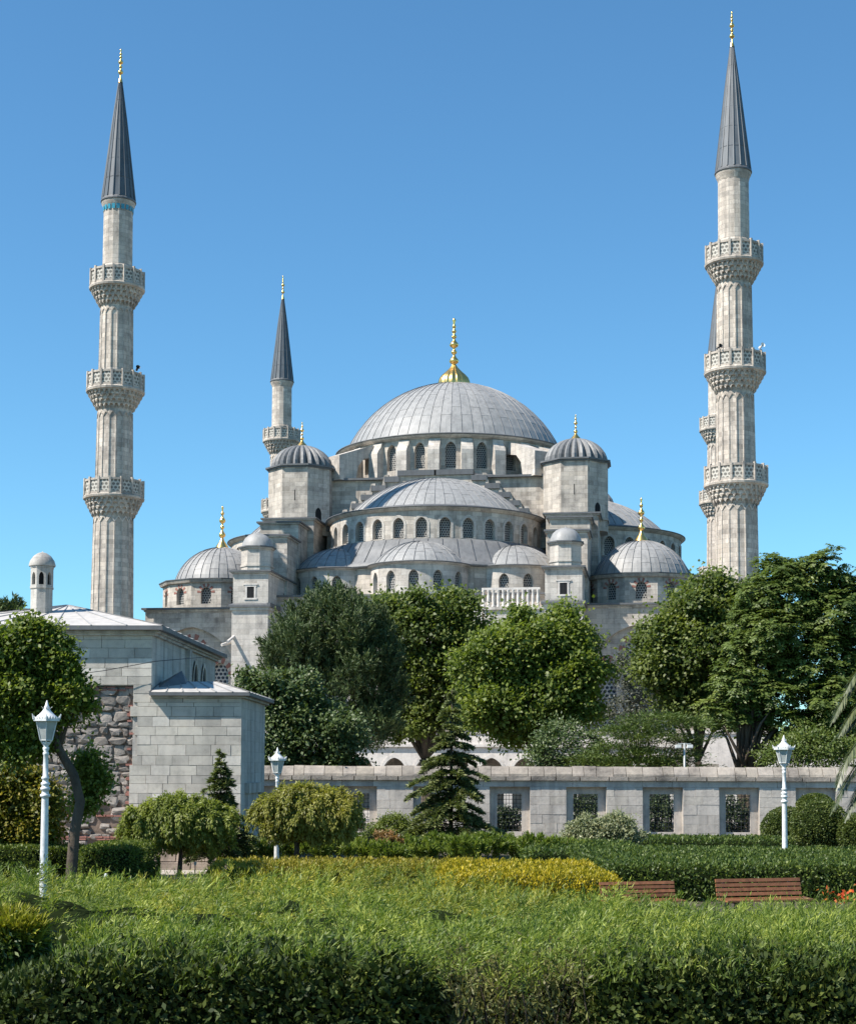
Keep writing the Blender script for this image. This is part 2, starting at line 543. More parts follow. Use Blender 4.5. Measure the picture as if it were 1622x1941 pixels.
def bay(mb, mf, w, z0, z1, a, sill, zs, zc, depth, mi=0, u0=0.0, n=6, side=2):
    """wall panel of width w with an arched hole; mf(x, z, d) places a point, d inwards."""
    def q(pts, d=(0, 0, 0, 0)):
        mb.face([mf(p[0], p[1], dd) for p, dd in zip(pts, d)], mi, [(p[0] + u0, p[1]) for p in pts])
    ap = arch_pts(a, zs, zc, n)
    for sgn in (1, -1):
        for k in range(side):
            xa = a + (w / 2 - a) * k / side
            xb = a + (w / 2 - a) * (k + 1) / side
            pts = [(xa, z0), (xb, z0), (xb, z1), (xa, z1)]
            if sgn < 0:
                pts = [(-x, z) for x, z in reversed(pts)]
            q(pts)
    for (xa, za), (xb, zb) in zip(ap[:-1], ap[1:]):
        q([(xa, za), (xa, z1), (xb, z1), (xb, zb)])
    xs = [-a, -a / 2, 0, a / 2, a]
    if sill > z0 + 1e-4:
        for xa, xb in zip(xs[:-1], xs[1:]):
            q([(xa, z0), (xb, z0), (xb, sill), (xa, sill)])
    ring = [(a, sill)] + ap + [(-a, sill)]
    for p0, p1 in zip(ring, ring[1:] + ring[:1]):
        mb.face([mf(p0[0], p0[1], 0), mf(p1[0], p1[1], 0), mf(p1[0], p1[1], depth), mf(p0[0], p0[1], depth)], mi)


def pane(mf, a, sill, zs, zc, depth, n=6, vous=None):
    """window screen closing an arched hole (0 screen, 1 red, 2 pale stone)."""
    mb = MB()
    ap = arch_pts(a, zs, zc, n)
    d = depth - 0.004
    k = len(ap)
    for i in range(k // 2):
        (xa, za), (xb, zb) = ap[i], ap[i + 1]
        P = [(-xa, za), (xa, za), (xb, zb), (-xb, zb)]
        if xb < 1e-4:
            P = P[:3]
        mb.face([mf(x, z, d) for x, z in P], 0, P)
    P = [(-a, sill), (a, sill), (a, zs), (-a, zs)]
    mb.face([mf(x, z, d) for x, z in P], 0, P)
    if vous:
        wv, proud = vous
        N = 11
        big = arch_pts(a + wv, zs, zc + wv, 22)
        sm = arch_pts(a, zs, zc, 22)
        for i in range(N):
            if i % 2:
                continue
            j0, j1 = i * 4, i * 4 + 4
            P = [sm[j0], big[j0], big[j0 + 2], big[j1], sm[j1], sm[j0 + 2]]
            mb.face([mf(x, z, -proud) for x, z in P], 1, P)
            for pa, pb in zip(P, P[1:] + P[:1]):
                mb.face([mf(pa[0], pa[1], -proud), mf(pa[0], pa[1], 0), mf(pb[0], pb[1], 0), mf(pb[0], pb[1], -proud)], 1)
    return mb


def cyl(Rr, phi=0.0, c=(0, 0)):
    def f(x, z, d):
        t = phi + x / Rr
        r = Rr - d
        return (c[0] + r * math.sin(t), c[1] - r * math.cos(t), z)
    return f


def flat(c, ang):
    """flat wall through c facing direction ang (0 faces -Y)."""
    s_, c_ = math.sin(ang), math.cos(ang)

    def f(x, z, d):
        return (c[0] + x * c_ - d * s_, c[1] + x * s_ + d * c_, z)
    return f


def flat12(apo, ang):
    return flat((apo * math.sin(ang), -apo * math.cos(ang)), ang)
# ------------------------------------------------------------------ ground
G_PTS = [(-60, 1.4), (8, 1.35), (9.5, 1.3), (32, 0.0), (60, -0.4), (3000, -0.4)]


def ground_z(y):
    for (a, za), (b, zb) in zip(G_PTS[:-1], G_PTS[1:]):
        if y <= b:
            return za + (zb - za) * max(0, (y - a)) / (b - a)
    return -0.4


mb = MB()
ys = [-60, -10, 0, 8, 9.5, 14, 20, 26, 32, 40, 50, 60, 80, 120, 200, 400, 900, 2500]
xs = [-2500, -600, -200, -80, -30, -10, 0, 10, 30, 80, 200, 600, 2500]
for ya, yb in zip(ys[:-1], ys[1:]):
    for xa, xb in zip(xs[:-1], xs[1:]):
        mb.face([(xa, ya, ground_z(ya)), (xb, ya, ground_z(ya)), (xb, yb, ground_z(yb)), (xa, yb, ground_z(yb))])
tag(obj('ground', mb, M['soil']), kind='structure')
mb = MB()
mb.face([(-16, 47.5, ground_z(47.5) + .01), (-5.6, 47.5, ground_z(47.5) + .01), (-5.6, 52.6, ground_z(52.6) + .01), (-16, 52.6, ground_z(52.6) + .01)])
tag(obj('path', mb, M['paving']), kind='structure')
mb = MB()
mb.face([(-30, 100, -.39), (60, 100, -.39), (60, 134, -.39), (-30, 134, -.39)])
tag(obj('pavement', mb, M['paving']), kind='structure')

# ------------------------------------------------------------------ the mosque
TH = R(-8)
MO = Vector((-1.05, 146.1, 0))
mosque = thing('mosque', 'great grey stone mosque with cascading lead domes and gilded finials', 'mosque', MO, TH)
UC, VC = -1.1, 36.0


def finial(h, base_r, beads=5, ribs=0):
    """gilded alem: swelling foot, stacked bulbs, small top."""
    mb = MB()
    z = 0.0
    prof = []
    if ribs:
        foot = h * 0.32
        for fr_, fz_ in ((1.0, 0), (1.0, .08), (.97, .22), (.88, .38), (.72, .52), (.52, .65), (.34, .78), (.2, .9), (.13, 1.0)):
            prof.append((base_r * fr_, foot * fz_))
        n = ribs * 4
        for i in range(len(prof) - 1):
            for k in range(n):
                P = []
                for (r, zz, kk) in ((*prof[i], k), (*prof[i], k + 1), (*prof[i + 1], k + 1), (*prof[i + 1], k)):
                    t = 2 * PI * kk / n
                    rr = r * (1 + 0.06 * math.cos(ribs * t))
                    P.append((rr * math.sin(t), -rr * math.cos(t), zz))
                mb.face(P, 0, None, True)
        z = foot
    else:
        mb.lathe([(base_r, 0), (base_r * 0.85, h * .05), (base_r * .35, h * .17), (base_r * .2, h * .24)], 12)
        z = h * .24
    rest = h - z
    sizes = [1.0, 0.62, 0.95, 0.55, 0.5, 0.42][:beads]
    tot = sum(sizes) + 0.55
    r0 = min(max(base_r * 0.5, rest * .1), rest * 0.105)
    prof = [(r0 * .3, z)]
    for i, s_ in enumerate(sizes):
        hh = rest * s_ / tot
        rr = r0 * s_
        prof += [(r0 * .3, z + hh * .02), (rr * .8, z + hh * .16), (rr, z + hh * .34), (rr * .82, z + hh * .52), (rr * .45, z + hh * .72), (r0 * .24, z + hh * .95)]
        z += hh
    prof += [(r0 * .2, z + rest * .03), (r0 * .4, z + rest * .07), (r0 * .1, z + rest * .12), (0, h)]
    mb.lathe(prof, 12)
    return mb


def cap_profile(Rs, zc, zb, n=12):
    t0 = math.asin((zb - zc) / Rs)
    return [(Rs * math.cos(t0 + (PI / 2 - t0) * k / n), zc + Rs * math.sin(t0 + (PI / 2 - t0) * k / n)) for k in range(n)] + [(0.02, zc + Rs)]


def gore(prof, dang, seam=0.05, lap_at=(4, 7), lap=0.02):
    """one strip of lead sheeting with its standing seam and lapped joints."""
    mb = MB()
    h = dang / 2
    off = 0.0
    n = len(prof) - 1
    for i in range(n):
        (r0, z0), (r1, z1) = prof[i], prof[i + 1]
        dr, dz = r1 - r0, z1 - z0
        ln = math.hypot(dr, dz) or 1
        nr, nz = dz / ln, -dr / ln
        o = lap if i in lap_at else 0.0
        for ta, tb in ((-h, 0), (0, h)):
            P = [((r0 + nr * o) * math.sin(ta), -(r0 + nr * o) * math.cos(ta), z0 + nz * o), ((r0 + nr * o) * math.sin(tb), -(r0 + nr * o) * math.cos(tb), z0 + nz * o), (r1 * math.sin(tb), -r1 * math.cos(tb), z1), (r1 * math.sin(ta), -r1 * math.cos(ta), z1)]
            mb.face(P, 0, None, False)
            if o:
                mb.face([(r0 * math.sin(ta), -r0 * math.cos(ta), z0), (r0 * math.sin(tb), -r0 * math.cos(tb), z0), P[1], P[0]], 1)
        # standing seam on the left edge
        if r1 > seam * 2:
            sh = seam * 1.3
            e0, e1 = seam / max(r0, .1), seam / max(r1, .1)
            L0 = [((r0) * math.sin(-h - e0 * .5), -(r0) * math.cos(-h - e0 * .5), z0), ((r0 + nr * sh) * math.sin(-h), -(r0 + nr * sh) * math.cos(-h), z0 + nz * sh), ((r0) * math.sin(-h + e0 * .5), -(r0) * math.cos(-h + e0 * .5), z0)]
            L1 = [((r1) * math.sin(-h - e1 * .5), -(r1) * math.cos(-h - e1 * .5), z1), ((r1 + nr * sh) * math.sin(-h), -(r1 + nr * sh) * math.cos(-h), z1 + nz * sh), ((r1) * math.sin(-h + e1 * .5), -(r1) * math.cos(-h + e1 * .5), z1)]
            mb.face([L0[0], L0[1], L1[1], L1[0]], 1)
            mb.face([L0[1], L0[2], L1[2], L1[1]], 1)
    return mb


def sheet_dome(part, prof, n, a0=-PI, a1=PI, seam=0.042, m='lead'):
    """cover a part with n lead sheets as sub-parts sharing two meshes."""
    d = (a1 - a0) / n
    g1 = gore(prof, d, seam, (3, 6, 9)).mesh('lead_sheet', [M[m], M['lead_s']])
    g2 = gore(prof, d, seam, (2, 5, 8)).mesh('lead_sheet', [M[m], M['lead_s']])
    for k in range(n):
        obj('lead_sheet', g1 if k % 2 else g2, None, part, (0, 0, 0), a0 + d * (k + .5))


# main dome: eave ring, sheets, finial
prof = cap_profile(13.4, 33.75, 39.0, 12)
mb = MB()
mb.lathe([(12.86, 38.38), (13.05, 38.4), (13.2, 38.56), (13.4, 38.62), (13.4, 38.7)], 72, mi=1)
mb.lathe([(13.4, 38.7), (13.55, 38.72), (13.55, 38.82), (12.65, 39.05), (12.25, 39.05)], 72)
md = obj('main_dome', mb, [M['lead_d'], M['stone_pale']], mosque, (UC, VC, 0))
sheet_dome(md, prof, 64)
obj('finial', finial(8.0, 1.78, 6, 16), M['gold'], md, (0, 0, 47.02))

# main drum with 24 windows and piers between them
RD = 12.85
NW = 24
mb = MB()
for k in range(NW):
    ph = R(5.6) + 2 * PI * k / NW
    bay(mb, cyl(RD, ph), RD * 2 * PI / NW, 34.4, 38.5, 0.58, 35.15, 37.1, 38.0, 0.5, 0, u0=k * 3.3)
drum = obj('dome_drum', mb, M['stone'], mosque, (UC, VC, 0))
wm = pane(cyl(RD), 0.58, 35.15, 37.1, 38.0, 0.5).mesh('drum_window', [M['screen']])
bm_ = MB()
for (y0, y1, za, zb) in ((0.25, -0.95, 34.2, 37.5),):
    w = 0.62
    P = [(0.3, 34.2), (-1.0, 34.2), (-1.0, 37.0), (-0.82, 37.35), (-0.42, 37.8), (-0.25, 38.3), (0.3, 38.3)]
    for s_ in (-w, w):
        bm_.face([(s_, -RD + a, b) for a, b in (P if s_ > 0 else P[::-1])])
    for a, b in zip(P, P[1:] + P[:1]):
        bm_.face([(-w, -RD + a[0], a[1]), (w, -RD + a[0], a[1]), (w, -RD + b[0], b[1]), (-w, -RD + b[0], b[1])])
bmesh_ = bm_.mesh('drum_pier', [M['stone_pale']])
for k in range(NW):
    ph = R(5.6) + 2 * PI * k / NW
    obj('drum_window', wm, None, drum, (0, 0, 0), ph)
    obj('drum_pier', bmesh_, None, drum, (0, 0, 0), ph + PI / NW)
# four big flying buttresses towards the corner turrets
bm_ = MB()
w = 0.85
for s_ in (-w, w):
    P = [(-RD + .3, 38.25), (-RD - 1.4, 37.8), (-RD - 5.3, 36.4), (-RD - 5.3, 33.8), (-RD - 3.0, 33.8), (-RD - 2.6, 35.6), (-RD - 1.7, 36.5), (-RD + .3, 36.9)]
    bm_.face([(s_, a, b) for a, b in (P if s_ > 0 else P[::-1])])
for a, b in zip(P, P[1:] + P[:1]):
    bm_.face([(-w, *a), (w, *a), (w, *b), (-w, *b)])
fb = bm_.mesh('flying_buttress', [M['stone_pale']])
for k in range(4):
    for dd in (-7.5, 7.5):
        obj('flying_buttress', fb, None, drum, (0, 0, 0), R(45 + 90 * k + dd))

# square base under the drum, its lead skirt and stepped gables
mb = MB()
mb.box(UC - 13.2, UC + 13.2, VC - 13.9, VC + 13.9, 18, 33.75)
mb.box(UC - 13.9, UC + 13.9, VC - 13.2, VC + 13.2, 18.01, 33.74)
base = obj('dome_base', mb, M['stone'], mosque)
mb = MB()
mb.box(UC - 14.3, UC + 14.3, VC - 14.4, VC + 14.4, 33.76, 33.98)
mb.lathe([(14.4, 33.99), (14.2, 34.3), (13.0, 34.55)], 48, c=(UC, VC))
obj('lead_skirt', mb, M['lead_d'], base)
STEP = [(3.9, 34.35), (5.3, 33.7), (6.7, 32.8), (7.8, 31.85), (8.8, 30.95), (9.7, 30.1), (10.6, 29.3), (11.5, 28.6)]
mb = MB()
ed = [0] + [a for a, z in STEP]
for sgn in (-1, 1):
    for (a0, a1, (a_, z)) in zip(ed[:-1], ed[1:], STEP):
        x0, x1 = sorted((sgn * a0, sgn * a1))
        mb.box(x0, x1, -15.6, -13.95, 26, z - .5)
        mb.box(min(x0, x1) - .1, max(x0, x1) + .1, -15.85, -13.94, z - .5, z + .06, 1)
        if a0 > 3:
            mb.face([(sgn * a1, -15.76, z - .9), (sgn * (a1 + .35), -15.76, z - .9), (sgn * (a1 + .1), -15.76, z + .25), (sgn * a1, -15.76, z + .25)], 0)
            mb.box(min(sgn * a1, sgn * (a1 - .35)), max(sgn * a1, sgn * (a1 - .35)), -15.7, -15.2, z + .061, z + .3, 0)
st = mb.mesh('stepped_gable', [M['stone'], M['lead_d']])
for k in range(4):
    obj('stepped_gable', st, None, base, (UC, VC, 0), k * PI / 2)


# semi-domes: half drum with windows, lead sheets, skirt, lower wall
def exedra(parent_, cx, cy, rot, name='exedra'):
    Rr = 4.9
    mb = MB()
    nb = 7
    for k in range(nb):
        ph = (k - (nb - 1) / 2) * R(28)
        bay(mb, cyl(Rr, ph), Rr * R(28), 18.5, 22.62, 0.5, 20.0, 21.3, 22.05, 0.4, 0, u0=k * 2.4)
    mb.lathe([(Rr, 22.6), (Rr + .3, 22.7), (Rr + .34, 22.78)], 32, -PI * .55, PI * .55, mi=0)
    mb.lathe([(Rr + .34, 22.78), (Rr + .42, 22.79), (Rr + .42, 22.87), (4.3, 23.05)], 32, -PI * .55, PI * .55, mi=1)
    e = obj(name, mb, [M['stone_pale'], M['lead_d']], mosque, (cx, cy, 0), rot)
    w_ = pane(cyl(Rr), 0.5, 20.0, 21.3, 22.05, 0.4).mesh('exedra_window', [M['screen']])
    for k in range(nb):
        obj('exedra_window', w_, None, e, (0, 0, 0), (k - (nb - 1) / 2) * R(28))
    sheet_dome(e, cap_profile(5.8, 19.55, 22.95, 9), 16, -PI * .6, PI * .6, 0.05)
    return e


def semi_dome(rot, full):
    cx, cy = UC + 14.5 * math.sin(rot), VC - 14.5 * math.cos(rot)
    Rr = 11.15
    N = 15
    st_ = R(12)
    mb = MB()
    for k in range(N):
        ph = (k - 7) * st_
        bay(mb, cyl(Rr, ph), Rr * st_, 25.2, 28.6, 0.56, 25.85, 27.15, 27.85, 0.45, 0, u0=k * 2.4)
    mb.lathe([(Rr, 28.5), (Rr + .14, 28.54), (Rr + .28, 28.72), (Rr + .4, 28.76), (Rr + .4, 28.84)], 60, -PI / 2, PI / 2, mi=0)
    mb.lathe([(Rr + .4, 28.84), (Rr + .5, 28.85), (Rr + .5, 28.94), (9.6, 29.4), (9.0, 29.4)], 60, -PI / 2, PI / 2, mi=1)
    # lead skirt falling to the lower cornice
    hips = 9
    mb.lathe([(13.7, 22.7), (13.95, 22.8), (13.95, 22.92), (13.4, 23.3), (12.5, 24.5), (11.75, 25.6), (11.16, 25.75)], hips * 3, -PI / 2, PI / 2, mi=2)
    mb.lathe([(13.4, 18.3), (13.4, 22.72)], 36, -PI / 2, PI / 2, mi=0)
    sd = obj('semi_dome', mb, [M['stone'], M['lead_d'], M['lead_m']], mosque, (cx, cy, 0), rot)
    w_ = pane(cyl(Rr), 0.56, 25.85, 27.15, 27.85, 0.45).mesh('semi_dome_window', [M['screen']])
    rim = MB()
    big, sm_ = arch_pts(.80, 27.15, 28.15, 8), arch_pts(.57, 27.15, 27.86, 8)
    big = [(.80, 25.8)] + big + [(-.80, 25.8)]
    sm_ = [(.57, 25.8)] + sm_ + [(-.57, 25.8)]
    f_ = cyl(Rr)
    for i in range(len(big) - 1):
        rim.face([f_(*big[i], -.05), f_(*big[i + 1], -.05), f_(*sm_[i + 1], -.05), f_(*sm_[i], -.05)])
        rim.face([f_(*big[i], 0.0), f_(*big[i + 1], 0.0), f_(*big[i + 1], -.05), f_(*big[i], -.05)])
    rim = rim.mesh('window_surround', [M['stone_pale']])
    for k in range(N):
        obj('semi_dome_window', w_, None, sd, (0, 0, 0), (k - 7) * st_)
        obj('window_surround', rim, None, sd, (0, 0, 0), (k - 7) * st_)
    # raised seams of the skirt sheets
    for k in range(26):
        t = -PI / 2 + (k + .5) * PI / 26
        sb = MB()
        P = [(13.4, 23.32), (12.5, 24.52), (11.75, 25.62)]
        sb.tube([(r * math.sin(t), -r * math.cos(t), z + .02) for r, z in P], .05, 4, smooth=False)
        obj('skirt_seam', sb, M['lead_d'], sd)
    sheet_dome(sd, cap_profile(12.8, 20.75, 29.4, 11), 28, -PI / 2, PI / 2)
    if full:
        for a in (0, R(50), R(-50)):
            exedra(mosque, cx + 11.4 * math.sin(a), cy - 11.4 * math.cos(a), a)
    return sd


semi_dome(0.0, True)
semi_dome(PI / 2, False)
semi_dome(-PI / 2, False)


# four octagonal weight turrets
def octo(apo, rot=0.0):
    r = apo / math.cos(PI / 8)
    return [(r * math.sin(rot + PI / 8 + k * PI / 4), -r * math.cos(rot + PI / 8 + k * PI / 4)) for k in range(8)]


def fluted(a, b, n_fl, z0, rows=8, per=4, amp=0.05):
    mb = MB()
    N = n_fl * per
    for i in range(rows):
        for k in range(N):
            P = []
            for (ii, kk) in ((i, k), (i, k + 1), (i + 1, k + 1), (i + 1, k)):
                t = ii / rows * PI / 2
                ph = 2 * PI * kk / N
                r = a * math.cos(t) * (1 + amp * (abs(math.cos(n_fl * ph / 2)) * 2 - 1.2))
                P.append((r * math.sin(ph), -r * math.cos(ph), z0 + b * math.sin(t)))
            if i == rows - 1:
                P = P[:3]
            mb.face(P, 0, None, False)
    return mb


mb = MB()
mb.prism(octo(3.3), 27.6, 34.85, 0, top=False)
mb.prism(octo(3.42), 28.75, 29.0, 0)
mb.prism(octo(3.45), 34.7, 34.86, 1)
mb.prism(octo(3.62), 34.86, 35.03, 1)
tur = obj('weight_turret', mb, [M['stone'], M['lead_d']], mosque)
obj('turret_dome', fluted(3.12, 2.6, 24, 35.03, amp=0.085), M['lead_m'], tur)
obj('finial', finial(2.7, .62, 4), M['gold'], tur, (0, 0, 37.55))
sw = MB()
sw.box(-.04, .04, -3.315, -3.29, 31.2, 32.3)
obj('slit_window', sw, M['dark'], tur)
aw = MB()
fr = flat12(3.306, PI / 4)
ap = [(.38, 28.9)] + arch_pts(.38, 29.9, 30.5) + [(-.38, 28.9)]
aw.face([fr(x, z, 0) for x, z in ap])
obj('arched_window', aw, M['dark'], tur)
for i, (sx, sy) in enumerate(((-1, -1), (1, -1), (1, 1), (-1, 1))):
    t_ = tur if i == 0 else copy_tree(tur, mosque)
    t_.location = (UC + 14.6 * sx, VC + sy * 14.2, 0)


# stepped buttress piers with their small domed turrets
def eave(mb, x0, x1, y0, y1, z, o=.32, t=.16, rise=.35, mi=1):
    """lead roof slab: moulded edge and a low hipped top."""
    mb.box(x0 - o * .5, x1 + o * .5, y0 - o * .5, y1 + o * .5, z - t * 1.8, z - t, 0)
    mb.box(x0 - o, x1 + o, y0 - o, y1 + o, z - t, z, mi)
    cx, w_ = (x0 + x1) / 2, (x1 - x0) / 2
    a = [(x0 - o, y0 - o), (x1 + o, y0 - o), (x1 + o, y1 + o), (x0 - o, y1 + o)]
    i_ = [(cx - .1, y0 + w_ * .8), (cx + .1, y0 + w_ * .8), (cx + .1, y1), (cx - .1, y1)]
    for k in range(4):
        k2 = (k + 1) % 4
        mb.face([(*a[k], z + .001), (*a[k2], z + .001), (*i_[k2], z + rise), (*i_[k], z + rise)], mi)
    mb.face([(*p, z + rise) for p in i_], mi)


def pier(sgn):
    c = 0.0
    mb = MB()
    mats = [M['stone_pale'], M['lead_d'], M['stone']]
    # base block under the turret and two steps coming forward
    mb.box(-2.6, 2.6, 15.5, 25, 17.0, 28.6, 2)
    eave(mb, -2.6, 2.6, 15.5, 24.5, 28.85, rise=.12)
    mb.box(-1.95, 1.95, 11.2, 15.5, 17.01, 27.5, 2)
    eave(mb, -1.95, 1.95, 11.2, 15.4, 27.8, rise=.3)
    mb.box(-1.9, 1.9, 6.6, 11.2, 17.02, 25.5, 2)
    eave(mb, -1.9, 1.9, 6.6, 11.1, 25.8, rise=.3)
    # block with the small square window
    mb.box(-1.68, 1.68, 0.0, 10.5, 18.3, 21.2, 0)
    eave(mb, -1.68, 1.68, 0.0, 10.4, 21.5, rise=.22)
    # lower shaft down to the ground with a projecting cornice
    mb.box(-1.72, 1.72, -.25, 9.5, -.5, 18.0, 0)
    mb.box(-1.85, 1.85, -.4, 9.4, 17.75, 18.02, 0)
    mb.box(-2.02, 2.02, -.58, 9.3, 18.02, 18.2, 1)
    mb.face([(-2.02, -.58, 18.201), (2.02, -.58, 18.201), (1.7, 0, 18.42), (-1.7, 0, 18.42)], 1)
    if sgn < 0:
        mb.box(1.70, 2.01, -.55, 9.2, 18.15, 18.4, 1)
    p = obj('buttress_pier', mb, mats, mosque, (UC + 14.5 * sgn, 0, 0))
    # turret on the block
    mb = MB()
    mb.prism(octo(1.42), 21.6, 23.85, 0)
    mb.prism(octo(1.5), 22.05, 22.2, 0)
    mb.prism(octo(1.55), 23.72, 23.86, 0)
    mb.prism(octo(1.68), 23.86, 23.98, 1)
    mb.lathe([(1.5, 23.98), (1.42, 24.35), (1.2, 24.8), (.85, 25.12), (.4, 25.3), (.08, 25.36), (0, 25.5)], 24, mi=2)
    t_ = obj('pier_turret', mb, [M['stone_pale'], M['lead_d'], M['lead']], p, (-.05 + (.1 if sgn > 0 else 0), 2.6, 0))
    # window: frame and dark opening
    mb = MB()
    mb.box(-.62, .62, -.07, -.002, 18.75, 18.9, 0)
    mb.box(-.55, .55, -.06, -.003, 19.95, 20.12, 0)
    mb.box(-.7, .7, -.1, -.004, 20.12, 20.24, 0)
    mb.box(-.5, -.34, -.05, -.0025, 18.9, 19.95, 0)
    mb.box(.34, .5, -.05, -.0025, 18.9, 19.95, 0)
    mb.box(-.34, .34, -.006, -.004, 18.9, 19.95, 1)
    for k in range(3):
        mb.box(-.25 + k * .22, -.21 + k * .22, -.02, -.007, 18.9, 19.95, 2)
    obj('pier_window', mb, [M['trim'], M['dark'], M['iron']], p, (0, 0, 0))
    # stone water spout
    for sx in ((-1,) if sgn < 0 else (1,)):
        mb = MB()
        mb.tube([(sx * 1.7, 1.0, 15.0), (sx * 2.6, -.4, 14.5)], .14, 6, smooth=False)
        obj('water_spout', mb, M['trim'], p)
    mb = MB()
    mb.tube([(-1.5 * sgn * -1, -.2, 15.3), (-1.72 * sgn * -1, -1.6, 14.7)], .15, 6, smooth=False)
    obj('water_spout', mb, M['trim'], p)
    # slits in the flank
    mb = MB()
    mb.box(1.681, 1.69, 6.2, 6.45, 18.9, 20.0)
    mb.box(-1.69, -1.681, 6.2, 6.45, 18.9, 20.0)
    obj('slit_window', mb, M['dark'], p)
    return p


pier(-1)
pier(1)


# corner domes on twelve-sided drums
def corner_dome(u):
    N = 12
    apo = 5.75
    w = 2 * apo * math.tan(PI / N)
    mb = MB()
    for k in range(N):
        bay(mb, flat12(apo, k * 2 * PI / N), w, 18.3, 21.7, .52, 19.4, 20.5, 21.1, .4, 0, u0=k * 3.1, side=1)
    ro = (apo + .12) / math.cos(PI / N)
    ph = PI / N
    mb.lathe([(ro, 21.5), (ro + .15, 21.56), (ro + .24, 21.76), (ro + .24, 21.84)], N, mi=0, smooth=False, ph=ph)
    mb.lathe([(ro + .24, 21.84), (ro + .32, 21.85), (ro + .32, 21.94), (4.85, 22.1)], N, mi=1, smooth=False, ph=ph)
    c = obj('corner_dome', mb, [M['stone'], M['lead_d']], mosque, (u, 15.0, 0))
    w_ = pane(flat12(apo, 0), .52, 19.4, 20.5, 21.1, .4, vous=(.38, .02)).mesh('corner_dome_window', [M['screen'], M['red']])
    for k in range(N):
        obj('corner_dome_window', w_, None, c, (0, 0, 0), k * 2 * PI / N)
    sheet_dome(c, cap_profile(4.92, 20.85, 21.95, 11), 32, seam=.05)
    obj('finial', finial(4.5, .75, 4), M['gold'], c, (0, 0, 25.7))
    return c


corner_dome(UC - 21.4)
corner_dome(UC + 21.4)

# hall walls
FV = 4.0
mb = MB()
mb.box(-27, 27.2, FV + 1.2, 66, -.5, 18.2, 0, skip='f')
mb.box(-27, 27.2, FV + 1.0, 66, 18.25, 18.32, 1)
hall = obj('hall_walls', mb, [M['stone'], M['lead_d']], mosque)
bays_ = [(-27.0, -17.3, -22.4), (15.0, 27.2, 20.6)]
mb = MB()
for x0, x1, c in bays_:
    a = 4.3 if c < 0 else 4.9
    half = min(c - x0, x1 - c)
    f = lambda x, z, d, c=c: (c + x, FV + d, z)
    bay(mb, f, half * 2, -.5, 18.1, a, -.5, 12.2, 16.6, .5, 0, n=10)
    if c - x0 > half + .01:
        mb.face([(x0, FV, -.5), (c - half, FV, -.5), (c - half, FV, 18.1), (x0, FV, 18.1)])
    if x1 - c > half + .01:
        mb.face([(c + half, FV, -.5), (x1, FV, -.5), (x1, FV, 18.1), (c + half, FV, 18.1)])
# plain wall between the piers
mb.face([(-14.2, 3.6, -.5), (11.9, 3.6, -.5), (11.9, 3.6, 19.3), (-14.2, 3.6, 19.3)])
mb.box(-14.2, 11.9, 3.3, 11, 19.3, 19.5, 1)
mb.box(-14.2, 11.9, 3.45, 11, 19.1, 19.3, 0)
mb.face([(-14.2, 3.5, 19.51), (11.9, 3.5, 19.51), (11.9, 11, 20.0), (-14.2, 11, 20.0)], 1)
for x0, x1, c in bays_:
    mb.box(x0 - .1, x1 + .1, FV - .16, FV + 1.1, 18.1, 18.28, 0)
    mb.box(x0 - .3, x1 + .3, FV - .38, FV + 1.05, 18.28, 18.46, 1)
    mb.face([(x0, FV - .2, 18.461), (x1, FV - .2, 18.461), (x1, FV + 6, 18.9), (x0, FV + 6, 18.9)], 1)
obj('facade_wall', mb, [M['stone'], M['lead_d']], mosque)
for x0, x1, c in bays_:
    a = 4.3 if c < 0 else 4.9
    # tympanum with a tall middle window and two lower ones, built as three bays
    f0 = lambda x, z, d, c=c: (c + x, FV + .5 + d, z)
    ty = MB()
    s_ = -1 if c > 0 else 0
    cx = c - .75 if c > 0 else c
    wins = [(cx, 1.05, 7.2, 14.1, 15.5), (cx - 2.7, .85, 6.0, 12.0, 13.2), (cx + 2.7, .85, 6.0, 12.0, 13.2)]
    W_ = 2.7
    for i, (wx, wa, sill, zs, zc) in enumerate(wins):
        fw = lambda x, z, d, wx=wx: (wx + x, FV + .5 + d, z)
        bay(ty, fw, W_, -.5, 16.7, wa, sill, zs, zc, .45, 0)
    for xa, xb in ((c - a - .3, cx - 1.5 * W_), (cx + 1.5 * W_, c + a + .3)):
        if xb > xa:
            ty.face([(xa, FV + .5, -.5), (xb, FV + .5, -.5), (xb, FV + .5, 16.7), (xa, FV + .5, 16.7)])
    tt = obj('tympanum_wall', ty, M['stone'], mosque)
    for i, (wx, wa, sill, zs, zc) in enumerate(wins):
        fw = lambda x, z, d, wx=wx: (wx + x, FV + .5 + d, z)
        obj('hall_window', pane(fw, wa, sill, zs, zc, .45, vous=(.55, .02)), [M['screen_b'], M['red']], tt)

